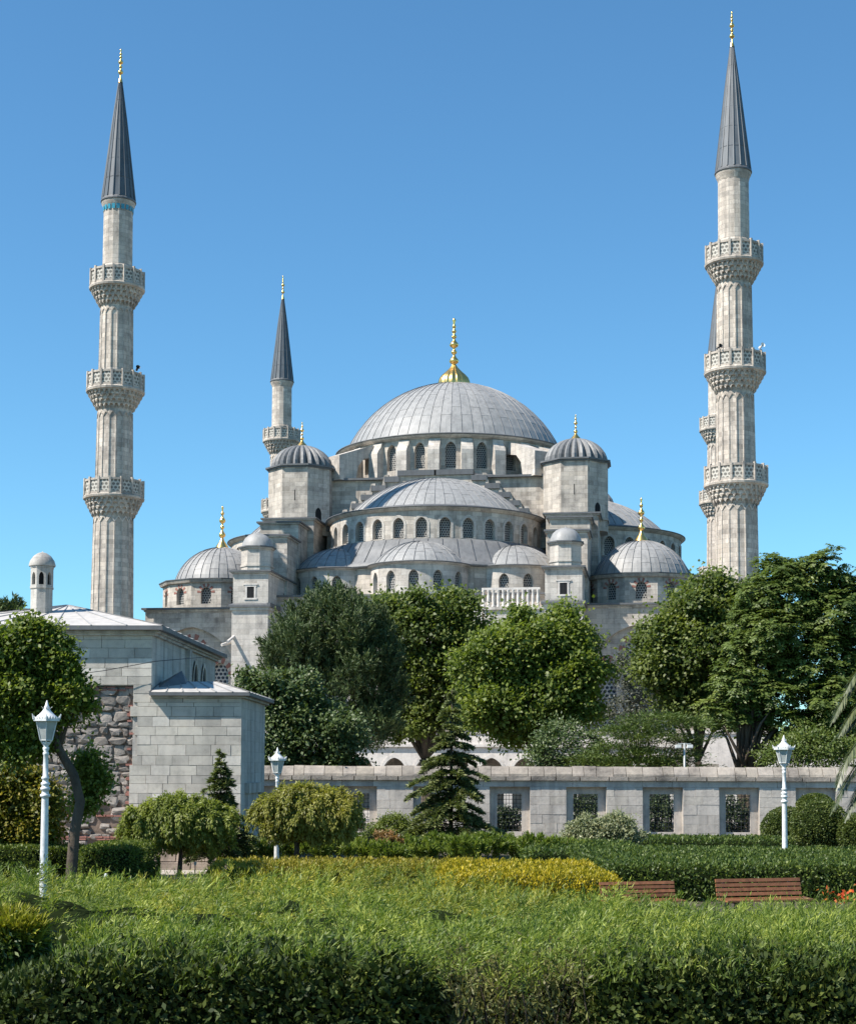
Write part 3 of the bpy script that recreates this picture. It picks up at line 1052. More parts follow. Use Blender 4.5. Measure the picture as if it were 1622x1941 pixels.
# stair balcony with its stone balustrade
mb = MB()
mb.box(6.2, 11.9, -.1, 3.5, 9.0, 17.55, 0)
mb.box(6.0, 11.95, -.3, 3.5, 17.55, 17.8, 0)
bal = obj('stair_balcony', mb, [M['stone_pale']], mosque)
mb = MB()
mb.box(6.0, 11.3, -.28, -.02, 19.35, 19.55)
mb.box(6.0, 6.26, -.02, 3.4, 19.34, 19.54)
obj('handrail', mb, M['trim'], bal)
for k in range(12):
    mb = MB()
    mb.lathe([(.16, 0), (.16, .15), (.1, .25), (.15, .6), (.15, .95), (.09, 1.3), (.16, 1.42), (.16, 1.551)], 8)
    obj('baluster', mb, M['trim'], bal, (6.15 + k * .45, -.15, 17.8))
mb = MB()
for k in range(14):
    mb.box(6.0 - (k + 1) * .42, 6.0 - k * .42, 0.2, 1.6, 9.0, 17.3 - k * .32, 0)
    mb.box(6.0 - (k + 1) * .42, 6.0 - k * .42, -.1, .18, 9.0, 18.4 - k * .32, 0)
obj('stair', mb, M['trim'], bal)

# street-level gallery with pointed arches
mb = MB()
x0g, n_ar, wg = -19.2, 15, 2.82
for k in range(n_ar):
    f = lambda x, z, d, c=x0g + (k + .5) * wg: (c + x, -7.0 + d, z)
    bay(mb, f, wg, -.5, 5.0, 1.06, -.45, 2.6, 4.05, .8, 0, n=8)
mb.box(x0g - .1, x0g + n_ar * wg + .1, -7.25, -6.2, 5.0, 5.22, 0)
mb.box(x0g, x0g + n_ar * wg, -6.9, -6.6, 5.22, 6.15, 0)
mb.box(x0g, x0g + n_ar * wg, -7.0, -6.5, 6.15, 6.3, 0)
mb.box(x0g, x0g + n_ar * wg, -6.2, -2.0, 4.9, 5.0, 0)
mb.box(x0g, x0g + n_ar * wg, -2.2, -2.0, -.5, 4.9, 2)
gal = obj('gallery_arcade', mb, [M['trim'], M['lead_d'], M['stone']], mosque)
for k in range(n_ar):
    mb = MB()
    f = lambda x, z, d, c=x0g + (k + .5) * wg: (c + x, -7.0 + d, z)
    b_, s_ = arch_pts(1.3, 2.6, 4.4, 10), arch_pts(1.07, 2.6, 4.06, 10)
    for i in range(len(b_) - 1):
        mb.face([f(*b_[i], -.06), f(*b_[i + 1], -.06), f(*s_[i + 1], -.06), f(*s_[i], -.06)])
        mb.face([f(*b_[i], -.001), f(*b_[i + 1], -.001), f(*b_[i + 1], -.06), f(*b_[i], -.06)])
        mb.face([f(*s_[i], -.001), f(*s_[i + 1], -.001), f(*s_[i + 1], -.06), f(*s_[i], -.06)])
    obj('arch_ring', mb, M['trim'], gal)
    if k % 2 == 0:
        mb = MB()
        mb.box(x0g + k * wg - .15, x0g + k * wg + .15, -7.1, -6.4, 5.23, 6.9)
        obj('parapet_post', mb, M['trim'], gal)
# plain precinct wall continuing beyond the hall on the right
pw = thing('precinct_wall', 'plain pale stone wall glimpsed under the trees at the far right', 'wall', tuple(MO + Matrix.Rotation(TH, 3, 'Z') @ Vector((24, -5, 0))), TH)
mb = MB()
mb.box(0, 46, 0, .8, -.5, 6.2, 0)
mb.box(-.1, 46.1, -.15, .95, 6.2, 6.45, 0)
obj('wall_body', mb, M['trim'], pw)
mb = MB()
for k in range(14):
    mb.box(1.5 + k * 3.2, 2.9 + k * 3.2, -.004, -.002, 1.5, 3.6)
obj('recess', mb, M['stone'], pw)
# small domed chamber seen beside the left pier
mb = MB()
mb.lathe([(1.7, 7.5), (1.7, 10.6)], 16, c=(-20.6, -3.0), mi=0)
mb.lathe([(1.75, 10.6), (1.7, 11.2), (1.35, 11.9), (.8, 12.35), (0, 12.5)], 20, c=(-20.6, -3.0), mi=1)
obj('chamber_dome', mb, [M['stone_pale'], M['lead']], mosque)


# ------------------------------------------------------------------ minarets
def minaret(label, loc, tiles, cone_m, simple=False):
    root = thing('minaret', label, 'minaret', loc, TH, 'minarets at the corners of the mosque hall')
    mb = MB()

    def shaft(r0, r1, z0, z1, n=16, ribs=True):
        poly0 = [(r0 * math.sin(2 * PI * k / n), -r0 * math.cos(2 * PI * k / n)) for k in range(n)]
        s_ = r1 / r0
        for k in range(n):
            k2 = (k + 1) % n
            a, b = poly0[k], poly0[k2]
            P = [(*a, z0), (*b, z0), (b[0] * s_, b[1] * s_, z1), (a[0] * s_, a[1] * s_, z1)]
            w_ = 2 * PI * r0 / n
            mb.face(P, 0, [(k * w_, z0), (k * w_ + w_, z0), (k * w_ + w_, z1), (k * w_, z1)])
            if ribs:   # moulded ribs framing sunk panels that end in small arches
                for q in (k * 2 * PI / n,):
                    for (t0, zz0, t1, zz1) in ((q, z0 + .3, q, z1 - .75),):
                        for dq in (-.045, .045):
                            pass
                    rr0, rr1 = r0 * 1.0, r1 * 1.0
                    hw, pr = .085, .075
                    def pt(t, r, z):
                        return (r * math.sin(t), -r * math.cos(t), z)
                    za, zb = z0 + .25, z1 - .9
                    A = [pt(q - hw / rr0, rr0 * .992, za), pt(q - hw * .5 / rr0, rr0 + pr, za), pt(q + hw * .5 / rr0, rr0 + pr, za), pt(q + hw / rr0, rr0 * .992, za)]
                    B = [pt(q - hw / rr1, rr1 * .992, zb), pt(q - hw * .5 / rr1, rr1 + pr, zb), pt(q + hw * .5 / rr1, rr1 + pr, zb), pt(q + hw / rr1, rr1 * .992, zb)]
                    for i in range(3):
                        mb.face([A[i], A[i + 1], B[i + 1], B[i]])
                    # arch head to the next rib
                    m_ = q + PI / n
                    t2 = q + 2 * PI / n
                    for (ta, zA, tb, zB) in ((q, zb, q + .35 * 2 * PI / n, zb + .38), (q + .35 * 2 * PI / n, zb + .38, m_, zb + .48), (m_, zb + .48, t2 - .35 * 2 * PI / n, zb + .38), (t2 - .35 * 2 * PI / n, zb + .38, t2, zb)):
                        rr = rr1 + pr
                        mb.face([pt(ta, rr, zA), pt(tb, rr, zB), pt(tb, rr, zB + .17), pt(ta, rr, zA + .17)])
                        mb.face([pt(ta, rr1 * .97, zA), pt(tb, rr1 * .97, zB), pt(tb, rr, zB), pt(ta, rr, zA)])
                        mb.face([pt(ta, rr1 * .97, zA + .17), pt(tb, rr1 * .97, zB + .17), pt(tb, rr, zB + .17), pt(ta, rr, zA + .17)])
    # foot
    mb.box(-2.9, 2.9, -2.9, 2.9, -.5, 9.0)
    mb.lathe([(2.9, 9.0), (2.2, 11.5)], 16, smooth=False)
    shaft(1.99, 1.81, 11.5, 26.9)
    shaft(1.71, 1.61, 29.0, 36.9)
    shaft(1.57, 1.49, 38.9, 46.85)
    shaft(1.41, 1.37, 48.8, 56.6, ribs=False)
    mb.lathe([(1.42, 48.8), (1.55, 48.8), (1.55, 50.6), (1.46, 50.75)], 16, smooth=False)
    mb.lathe([(1.37, 56.2), (1.45, 56.5), (1.58, 56.75), (1.6, 56.95)], 24, smooth=True)
    obj('shaft', mb, M['stone_tan'], root)
    if tiles:
        mb = MB()
        for k in range(20):
            t = 2 * PI * k / 20
            f = cyl(1.44, t)
            mb.face([f(-.16, 56.02, 0), f(.16, 56.02, 0), f(.16, 56.5, -.03), f(-.16, 56.5, -.03)])
        obj('tile_band', mb, M['blue'], root)
    # balconies: muqarnas corbels, floor and railing slabs
    for zf, rr, rs in ((28.62, 2.74, 1.84), (38.83, 2.63, 1.63), (48.75, 2.5, 1.51)):
        mb = MB()
        tiers = 4
        zb = zf - 1.95
        for t in range(tiers):
            ra = rs + (rr - .05 - rs) * (t / tiers) ** .85
            rb = rs + (rr - .05 - rs) * ((t + 1) / tiers) ** .85
            za, zc = zb + 1.6 * t / tiers, zb + 1.6 * (t + 1) / tiers
            mb.lathe([(ra, za), (ra * .98, zc - .06)], 32, smooth=False)
            mb.lathe([(ra * .98, zc - .06), (rb, zc - .06), (rb, zc)], 32, smooth=False)
            n = 24 if t < 3 else 32
            for k in range(n):
                q = 2 * PI * (k + .5 * (t % 2)) / n
                hw = PI * ra / n * .62

                def pt(x, r, z):
                    a_ = q + x / r
                    return (r * math.sin(a_), -r * math.cos(a_), z)
                A = [pt(-hw, ra, zc - .05), pt(hw, ra, zc - .05), pt(hw, rb - .02, zc - .05), pt(-hw, rb - .02, zc - .05)]
                lo = pt(0, ra + .02, za - .08)
                mid = pt(0, rb - .05, zc - .3)
                mb.face([A[3], A[2], mid])
                mb.face([A[2], A[1], lo, mid])
                mb.face([A[0], A[3], mid, lo])
        mb.lathe([(rr - .05, zf - .36), (rr + .1, zf - .3), (rr + .14, zf - .12), (rr + .06, zf), (rs - .3, zf)], 32, smooth=False)
        b = obj('balcony', mb, M['stone_tan'], root)
        n = 16
        w_ = 2 * rr * math.tan(PI / n)
        f = flat12(rr, 0)
        pm = MB()
        h = 1.45
        P = [(-w_ / 2, 0), (w_ / 2, 0), (w_ / 2, h), (-w_ / 2, h)]
        i_ = [(-w_ / 2 + .12, .18), (w_ / 2 - .12, .18), (w_ / 2 - .12, h - .2), (-w_ / 2 + .12, h - .2)]
        for k in range(4):
            k2 = (k + 1) % 4
            pm.face([f(*P[k], 0), f(*P[k2], 0), f(*i_[k2], 0), f(*i_[k], 0)], 0)
            pm.face([f(*i_[k], 0), f(*i_[k2], 0), f(*i_[k2], .07), f(*i_[k], .07)], 0)
            pm.face([f(*P[k], .16), f(*P[k2], .16), f(*P[k2], 0), f(*P[k], 0)], 0)
        pm.face([f(*p, .07) for p in i_], 1, i_)
        pm.face([f(*p, .16) for p in P], 0)
        for xx in (-w_ / 2,):
            pm.box(xx - .09, xx + .09, -rr - .07, -rr + .16, -.02, h + .12, 0)
        pmesh = pm.mesh('railing_slab', [M['trim'] if False else M['stone_tan'], M['rail']])
        for k in range(n):
            obj('railing_slab', pmesh, None, b, (0, 0, zf), 2 * PI * k / n)
    # spire
    mb = MB()
    n = 16
    H0, H1 = 57.1, 69.0
    mb.lathe([(1.60, 56.95), (1.68, 57.0), (1.68, 57.12), (1.56, 57.3)], 24, mi=1, smooth=False)
    mb.lathe([(1.56, 57.3), (1.12, 61.2), (.68, 65.0), (.15, 69.0)], n, smooth=False)
    for k in range(n):
        q = 2 * PI * k / n
        mb.tube([(r * math.sin(q), -r * math.cos(q), z) for r, z in ((1.58, 57.3), (1.12, 61.2), (.68, 65.0), (.16, 69.0))], [.07, .06, .05, .03], 4, smooth=False)
    for z in (59.2, 61.1, 63, 65, 67):
        r = 1.56 + (.15 - 1.56) * (z - 57.3) / 11.7
        mb.lathe([(r + .005, z - .06), (r + .045, z), (r - .01, z + .06)], n, smooth=False)
    sp = obj('spire', mb, [M[cone_m], M['lead_d']], root)
    obj('finial', finial(3.4, .24, 5), M['gold'], sp, (0, 0, 68.8))
    return root


def mloc(u, v):
    c, s_ = math.cos(TH), math.sin(TH)
    return (MO.x + u * c - v * s_, MO.y + u * s_ + v * c, 0)


m1 = minaret('tall pale minaret with a blue tile band under its spire, behind the low stone building', mloc(-28.95, 0), True, 'lead_c')
m2 = minaret('tallest minaret rising above the big dark green trees on the right, spire paler', mloc(28.8, 0), False, 'lead_c2')
m3 = copy_tree(m1)
m3['label'] = 'distant smaller looking minaret behind the fluted corner turret beside the main dome'
m3.location = mloc(-29.7, 71.5)
for c_ in list(m3.children):
    if c_.name.startswith('tile_band'):
        bpy.data.objects.remove(c_)
m4 = copy_tree(m2)
m4['label'] = 'rear minaret almost wholly hidden behind the tallest minaret, only an edge showing'
m4.location = mloc(30.3, 71.5)


def horn(parent, x, z, y, m):
    mb = MB()
    mb.lathe([(.03, 0), (.06, .1), (.13, .23), (.22, .33)], 10)
    mb.box(-.08, .08, -.08, .08, -.25, .02)
    o = obj('loudspeaker', mb, M[m], parent, (x, y, z))
    o.rotation_euler = (R(70), 0, R(35))


horn(m1, 2.5, 40.55, -1.2, 'iron')
horn(m2, 2.2, 40.6, -1.7, 'white')
horn(m2, -1.5, 40.5, -2.2, 'iron')
# ------------------------------------------------------------------ stone pieces (shared meshes)
def block_mesh(name, m, seed, ch=.014, rough=.006):
    """unit block, face towards -Y, chamfered front, slightly uneven."""
    rng = random.Random(seed)
    mb = MB()
    j = lambda: rng.uniform(-rough, rough)
    F = [(-.5 + ch * .5 + j(), -.5, -.5 + ch + j()), (.5 - ch * .5 + j(), -.5 + j(), -.5 + ch + j()), (.5 - ch * .5 + j(), -.5 + j(), .5 - ch + j()), (-.5 + ch * .5 + j(), -.5, .5 - ch + j())]
    E = [(-.5, -.2, -.5), (.5, -.2, -.5), (.5, -.2, .5), (-.5, -.2, .5)]
    K = [(-.5, .5, -.5), (.5, .5, -.5), (.5, .5, .5), (-.5, .5, .5)]
    mb.face(F)
    for k in range(4):
        k2 = (k + 1) % 4
        mb.face([E[k], E[k2], F[k2], F[k]])
        mb.face([K[k], K[k2], E[k2], E[k]])
    return mb.mesh(name, [m])


def rough_mesh(name, m, seed):
    rng = np.random.default_rng(seed)
    import bmesh
    bm = bmesh.new()
    bmesh.ops.create_icosphere(bm, subdivisions=2, radius=.5)
    A = rng.normal(size=(9, 3))
    A /= np.linalg.norm(A, axis=1)[:, None]
    lim = rng.uniform(.30, .5, 9)
    for v in bm.verts:
        p = np.array(v.co) * rng.uniform(.96, 1.04, 3)
        p = np.sign(p) * np.abs(p) ** .42 * .60          # squarish boulder
        for a, l in zip(A, lim):
            d = p @ a
            if d > l:
                p = p - a * (d - l) * .97
        p += rng.normal(size=3) * .035
        v.co = p
    me = bpy.data.meshes.new(name)
    bm.to_mesh(me)
    bm.free()
    me.materials.append(m)
    return me


BLK = [block_mesh('stone_block', M['block'], s) for s in range(4)]
WBL = [block_mesh('stone_block', M['stone_wall'], 20 + s, .010, .004) for s in range(4)]
COP = [block_mesh('coping_stone', M['coping'], 30 + s, .08, .04) for s in range(4)]
RUB = [rough_mesh('rough_stone', M['rubble'], s) for s in range(8)]
rb = random.Random(3)


def piece(mesh_, name, parent, cx, cy, cz, sx, sy, sz, rz=0.0, ry=0.0):
    o = bpy.data.objects.new(name, mesh_)
    COL.objects.link(o)
    o.parent = parent
    o.location = (cx, cy, cz)
    o.scale = (sx, sy, sz)
    o.rotation_euler = (0, ry, rz)
    return o


def courses(parent, meshes, name, x0, x1, z0, z1, y, hs, ws, gap=.003, depth=.1, edge=None, ragged=None):
    """lay blocks on a wall face at local y; returns nothing."""
    z = z0
    r = 0
    while z < z1 - .05:
        h = min(rb.uniform(*hs), z1 - z)
        if z1 - z - h < .12:
            h = z1 - z
        xa = x0 if ragged is None else ragged(z + h / 2, x0)
        x = xa
        first = True
        while x < x1 - .02:
            w = rb.uniform(*ws)
            if first and r % 2:
                w *= .6
            first = False
            if x1 - x - w < ws[0] * .55:
                w = x1 - x
            piece(rb.choice(meshes), name, parent, x + w / 2, y - .02 + rb.uniform(-.008, .008), z + h / 2, w - gap, depth, h - gap)
            x += w
        z += h
        r += 1


# ------------------------------------------------------------------ the low stone building on the left
BTH = R(-1.8)
BO = at(283, 1600, 53.0)
bld = thing('stone_building', 'low grey stone building with pale lead roofs and a patch of exposed rubble', 'building', (BO.x, 53.0, 0), BTH)
mats = [M['block_side'], M['mortar_red'], M['plaster'], M['lead_d']]
mb = MB()
# tall block: front split so that the rubble patch is recessed
T0, T1, D1 = -8.6, 0.0, 12.8
RX0, RX1, RZ = -6.6, -0.62, 5.75
mb.box(T0, T1, .3, D1, -.5, 7.5, 0, skip='f')
mb.box(T0, T1, .06, .3, RZ, 7.5, 0)
mb.box(T0, RX0, .06, .3, -.5, RZ, 0)
mb.box(RX1, T1, .06, .3, -.5, RZ, 0)
mb.face([(RX0, .2, -.5), (RX1, .2, -.5), (RX1, .2, RZ), (RX0, .2, RZ)], 1)
# low wing
mb.box(0.001, 3.0, .06, 5.8, -.5, 5.35, 0)
shell = obj('wall', mb, mats, bld)
# ashlar facing, block by block
def ragged(z, x0):
    return x0 + rb.choice([-.02, .05, .16, -.1])
courses(shell, BLK, 'stone_block', -8.6, 0.0, 5.78, 7.42, .06, (.26, .36), (.5, .95))
courses(shell, BLK, 'stone_block', -.6, 3.0, 1.55, 5.2, .06, (.26, .36), (.45, .95), ragged=lambda z, x0: x0 + rb.choice([-.1, .0, .06, .14]))
courses(shell, BLK, 'stone_block', -.02, 3.0, 5.2, 5.34, .06, (.14, .14), (.8, 1.2))
courses(shell, BLK, 'stone_block', -.6, -.02, 5.2, 5.78, .06, (.28, .30), (.5, .6))
courses(shell, BLK, 'stone_block', -8.6, -6.6, -.4, 5.78, .06, (.28, .36), (.5, .9))
PLB = [block_mesh('plaster_block', M['plaster'], 50 + s, .03, .03) for s in range(3)]
courses(shell, PLB, 'base_block', -.5, 3.0, -.45, 1.55, .06, (.28, .42), (.5, 1.1), gap=.008)
# rubble: rough stones one by one, ruddy mortar and brick courses between
z = -.35
row = 0
while z < RZ - .3:
    h = rb.uniform(.17, .36)
    x = RX0 + rb.uniform(0, .2)
    while x < RX1 - .12:
        w = rb.uniform(.2, .62)
        w = min(w, RX1 - x + .06)
        if not (z < 1.6 and rb.random() < .4):
            piece(rb.choice(RUB), 'rough_stone', shell, x + w / 2, .22 + rb.uniform(-.03, .03), z + h / 2 + rb.uniform(-.04, .04), w * 1.22, rb.uniform(.2, .34), h * rb.uniform(1.05, 1.35), 0, rb.uniform(-.12, .12))
        x += w
    z += h
BRK = [block_mesh('brick', M['red'], 60 + s, .1, .05) for s in range(2)]
for zz, xa, xb, dn in ((RZ - .05, RX0, RX1, .8), (RZ - .13, -2.6, RX1, .9), (1.45, -4.6, RX1, .7), (.75, -3.6, RX1, .75), (.68, -3.0, -1.0, .8)):
    x = xa
    while x < xb - .1:
        w = rb.uniform(.22, .36)
        if rb.random() < dn:
            piece(rb.choice(BRK), 'brick', shell, x + w / 2, .2 + rb.uniform(-.02, .02), zz, w - .015, .2, .06)
        x += w
for k in range(22):     # broken brick at the ragged edge of the facing
    piece(rb.choice(BRK), 'brick', shell, RX1 - .08 + rb.uniform(-.06, .05), .16, rb.uniform(.3, 5.5), rb.uniform(.12, .24), .2, rb.uniform(.05, .09))
# cornice and roof of the tall block
mb = MB()
mb.box(T0 - .12, T1 + .12, -.1, D1 + .1, 7.42, 7.5, 0)
mb.box(T0 - .22, T1 + .22, -.2, D1 + .2, 7.5, 7.58, 0)
mb.box(T0 - .42, T1 + .42, -.42, D1 + .42, 7.58, 7.72, 1)
obj('eaves', mb, [M['block_side'], M['lead_d']], bld)


def hip_roof(x0, x1, y0, y1, z, xr0, xr1, yr0, yr1, zr, n_seams, name='roof'):
    mb = MB()
    a = [(x0, y0, z), (x1, y0, z), (x1, y1, z), (x0, y1, z)]
    b = [(xr0, yr0, zr), (xr1, yr0, zr), (xr1, yr1, zr), (xr0, yr1, zr)]
    for k in range(4):
        k2 = (k + 1) % 4
        mb.face([a[k], a[k2], b[k2], b[k]])
    mb.face(b)
    o = obj(name, mb, M['lead_l'], bld)
    # rolled seams
    def lerp(p, q, t):
        return tuple(p[i] + (q[i] - p[i]) * t for i in range(3))
    for k in range(4):
        k2 = (k + 1) % 4
        m_ = n_seams if k % 2 == 0 else int(n_seams * 1.6)
        for i in range(m_ + 1):
            t = i / m_
            p, q = lerp(a[k], a[k2], t), lerp(b[k], b[k2], t)
            sb = MB()
            sb.tube([p, q], .032, 4, smooth=False)
            obj('roof_seam', sb, M['lead'], o)
    return o


hip_roof(T0 - .42, T1 + .42, -.42, D1 + .42, 7.722, -4.35, -4.25, 5.6, 7.2, 9.0, 8)
mb = MB()
mb.box(.0, 3.14, -.1, 5.9, 5.35, 5.42, 0)
mb.box(-.02, 3.3, -.3, 6.05, 5.42, 5.53, 1)
obj('eaves', mb, [M['block_side'], M['lead_d']], bld)
hip_roof(.001, 3.3, -.3, 6.05, 5.533, .002, 1.9, 1.6, 4.6, 5.98, 6)
# dark wedge of lead where the roofs meet, pilaster, pointed windows and door on the side walls
mb = MB()
P = [(.02, .2, 5.56), (1.1, .9, 5.56), (.7, 1.6, 6.35), (.02, 1.2, 5.9)]
mb.face([P[0], P[1], P[2]])
mb.face([P[0], P[2], P[3]])
mb.face([P[1], (1.1, 2.0, 5.6), P[2]])
mb.face([P[2], (1.1, 2.0, 5.6), (.02, 2.0, 5.6), P[3]])
obj('lead_flashing', mb, M['lead_d'], bld)
mb = MB()
mb.box(.002, .16, 6.1, 6.6, -.4, 7.42)
obj('pilaster', mb, M['block_side'], bld)
for y in (8.0, 9.9):
    mb = MB()
    f = lambda x, z, d, y=y: (.006 - d, y + x, z)
    ap = [(.42, 5.6)] + arch_pts(.42, 6.35, 7.0) + [(-.42, 5.6)]
    mb.face([f(x, z, 0) for x, z in ap], 0)
    rim_ = [(.55, 5.5)] + arch_pts(.55, 6.35, 7.16) + [(-.55, 5.5)]
    for i in range(len(ap) - 1):
        mb.face([f(*rim_[i], -.06), f(*rim_[i + 1], -.06), f(*ap[i + 1], -.06), f(*ap[i], -.06)], 1)
        mb.face([f(*ap[i], -.06), f(*ap[i + 1], -.06), f(*ap[i + 1], 0), f(*ap[i], 0)], 1)
    obj('pointed_window', mb, [M['dark'], M['block']], bld)
mb = MB()
mb.box(3.001, 3.12, 1.0, 1.35, -.4, 2.2, 0)
mb.box(3.001, 3.12, 4.0, 4.35, -.4, 2.2, 0)
mb.box(3.001, 3.16, .9, 4.45, 2.2, 2.55, 0)
mb.box(3.001, 3.03, 1.35, 4.0, -.4, 2.2, 1)
obj('door', mb, [M['block_side'], M['block_side']], bld)
# little octagonal chimney with arched openings and a dome
cl = at(78, 1180, 56.5)
inv = Matrix.Rotation(-BTH, 3, 'Z')
cl = inv @ (cl - Vector((BO.x, 53.0, 0)))
mb = MB()
mb.prism(octo(.37), 7.8, 9.35, 0)
mb.prism(octo(.40), 9.35, 9.42, 0)
f_ap = .385
for k in range(8):
    w8 = 2 * f_ap * math.tan(PI / 8)
    bay(mb, flat12(f_ap, k * PI / 4), w8, 9.42, 10.08, .085, 9.48, 9.75, 9.93, .12, 0, side=1, n=3)
mb.prism(octo(.40), 10.08, 10.15, 0)
mb.lathe([(.46, 10.15), (.47, 10.2), (.42, 10.36), (.3, 10.53), (.15, 10.63), (.04, 10.66), (0, 10.7)], 16)
mb.prism(octo(.26), 9.4, 10.1, 1)
obj('chimney', mb, [M['block_side'], M['dark']], bld, (cl.x, cl.y, 0), R(12))

# ------------------------------------------------------------------ garden wall with grilled windows
WY = 78.0
gw = thing('garden_wall', 'long weathered stone garden wall with square grilled windows and a rough coping', 'wall', (at(966, 1590, WY).x, WY, 0))
SP = 144.5 * WY / F_PX
k0, k1 = -4, 6
HW = .975
mats = [M['stone_wall']]
mb = MB()
for k in range(k0, k1 + 1):
    xc = k * SP
    mb.box(xc + HW, xc + SP - HW, .04, .7, -.5, 2.2)
    mb.box(xc - HW, xc + HW, .04, .7, -.5, -.28)
    # splayed frame inside the recess
    o_, i_ = HW, .60
    for (xa, xb, za, zb) in ((-HW, -i_, -.28, 2.2), (i_, HW, -.28, 2.2)):
        mb.box(xc + xa, xc + xb, .34, .62, za, zb)
    mb.box(xc - i_, xc + i_, .34, .62, 1.86, 2.2)
    mb.box(xc - i_, xc + i_, .30, .62, -.28, .02)
mb.box(k0 * SP - HW, (k1 + 1) * SP - HW, .04, .7, 2.2, 2.5)
body = obj('wall_body', mb, mats, gw)
mb = MB()
for i in range(7):
    mb.box(-.6 + (i + .5) * 1.2 / 7 - .011, -.6 + (i + .5) * 1.2 / 7 + .011, .45, .47, .02, 1.86)
for i in range(10):
    z_ = .02 + (i + .5) * .184
    mb.box(-.6, .6, .445, .475, z_ - .011, z_ + .011)
gr = mb.mesh('iron_grille', [M['iron']])
for k in range(k0, k1 + 1):
    obj('iron_grille', gr, None, gw, (k * SP, 0, 0))
    courses(body, WBL, 'stone_block', k * SP + HW, (k + 1) * SP - HW, -.45, 2.2, .04, (.38, .5), (.55, 1.25), gap=.003)
    x = k * SP - HW - .25
courses(body, WBL, 'stone_block', k0 * SP - HW, (k1 + 1) * SP - HW, 2.2, 2.5, .04, (.3, .3), (1.3, 2.2), gap=.003)
x = k0 * SP - HW
CRN = [block_mesh('cornice_stone', M['coping'], 40 + s, .03, .01) for s in range(3)]
while x < (k1 + 1) * SP - HW:
    w = rb.uniform(.9, 1.5)
    piece(rb.choice(CRN), 'cornice_stone', body, x + w / 2, .3, 2.61, w - .01, .98, .21)
    x += w
# sloping coping stones
x = k0 * SP - HW
while x < (k1 + 1) * SP - HW:
    w = rb.uniform(.45, 1.0)
    mb = MB()
    j = lambda: rb.uniform(-.025, .025)
    h = 3.2 + rb.uniform(-.03, .02)
    prof = [(-.12, 2.716), (-.1 + j(), 2.82), (.08 + j(), h - .1), (.18, h), (.55, h - .02), (.8, 2.82), (.8, 2.716)]
    g_ = .012
    A = [(x + g_, *p) for p in prof]
    B = [(x + w - g_, p[0] + j() * .5, p[1] + j() * .5) for p in prof]
    for k in range(len(prof)):
        k2 = (k + 1) % len(prof)
        mb.face([A[k], B[k], B[k2], A[k2]])
    mb.face(A[::-1])
    mb.face(B)
    obj('coping_stone', mb, M['coping'], body)
    x += w

# ------------------------------------------------------------------ foliage builders
def leaf_object(name, P, A, N, Ln, Wd, m, parent=None, origin=None, rnd=None, fold=.15):
    """rhombic leaves: base P, long axis A, normal N (all (n,3)); one mesh."""
    n = len(P)
    S = np.cross(A, N)
    S /= np.maximum(np.linalg.norm(S, axis=1), 1e-6)[:, None]
    N2 = np.cross(S, A)
    Ln = np.broadcast_to(Ln, (n,))[:, None]
    Wd = np.broadcast_to(Wd, (n,))[:, None]
    if origin is not None:
        P = P - np.array(origin)
    mid = P + A * Ln * .45 + N2 * Wd * fold
    V = np.stack([P, mid + S * Wd * .5, P + A * Ln, mid - S * Wd * .5], 1).reshape(-1, 3)
    me = bpy.data.meshes.new(name)
    me.vertices.add(4 * n)
    me.vertices.foreach_set('co', V.astype(np.float32).ravel())
    me.loops.add(4 * n)
    me.loops.foreach_set('vertex_index', np.arange(4 * n, dtype=np.int32))
    me.polygons.add(n)
    me.polygons.foreach_set('loop_start', np.arange(0, 4 * n, 4, dtype=np.int32))
    me.polygons.foreach_set('loop_total', np.full(n, 4, dtype=np.int32))
    me.materials.append(m)
    at_ = me.attributes.new('rnd', 'FLOAT', 'FACE')
    if rnd is None:
        rnd = np.random.default_rng(n).random(n)
    at_.data.foreach_set('value', rnd.astype(np.float32))
    me.update()
    me.validate()
    o = bpy.data.objects.new(name, me)
    COL.objects.link(o)
    if parent is not None:
        o.parent = parent
    elif origin is not None:
        o.location = tuple(origin)
    return o


def unit(v):
    return v / np.maximum(np.linalg.norm(v, axis=-1, keepdims=True), 1e-6)


def sph(rng, n):
    return unit(rng.normal(size=(n, 3)))


def shell_clumps(rng, lobes, n, shell=(.72, 1.02), up=.25):
    """clump centres near the skin of a union of ellipsoids + outward directions."""
    areas = np.array([(r[0] * r[1] + r[0] * r[2] + r[1] * r[2]) for c, r in lobes])
    C, O = [], []
    idx = rng.choice(len(lobes), size=n * 4, p=areas / areas.sum())
    D = sph(rng, n * 4)
    rad = rng.uniform(shell[0], shell[1], n * 4) * (1 + .16 * np.sin(D[:, 0] * 7 + idx) * np.sin(D[:, 2] * 6 + idx * 2) + .12 * np.sin(D[:, 1] * 11 + idx) * np.sin(D[:, 0] * 9)) * np.where(rng.random(n * 4) < .16, 1.2, 1.0)
    for i, d, r in zip(idx, D, rad):
        if d[2] < -.35 and rng.random() < up * 2.2:
            continue
        c, e = lobes[i]
        p = np.array(c) + d * np.array(e) * r
        deep = False
        for j, (c2, e2) in enumerate(lobes):
            if j != i and np.sum(((p - np.array(c2)) / np.array(e2)) ** 2) < .5:
                deep = True
                break
        if deep:
            continue
        C.append(p)
        O.append(unit(d / np.array(e)))
        if len(C) >= n:
            break
    return np.array(C), np.array(O)


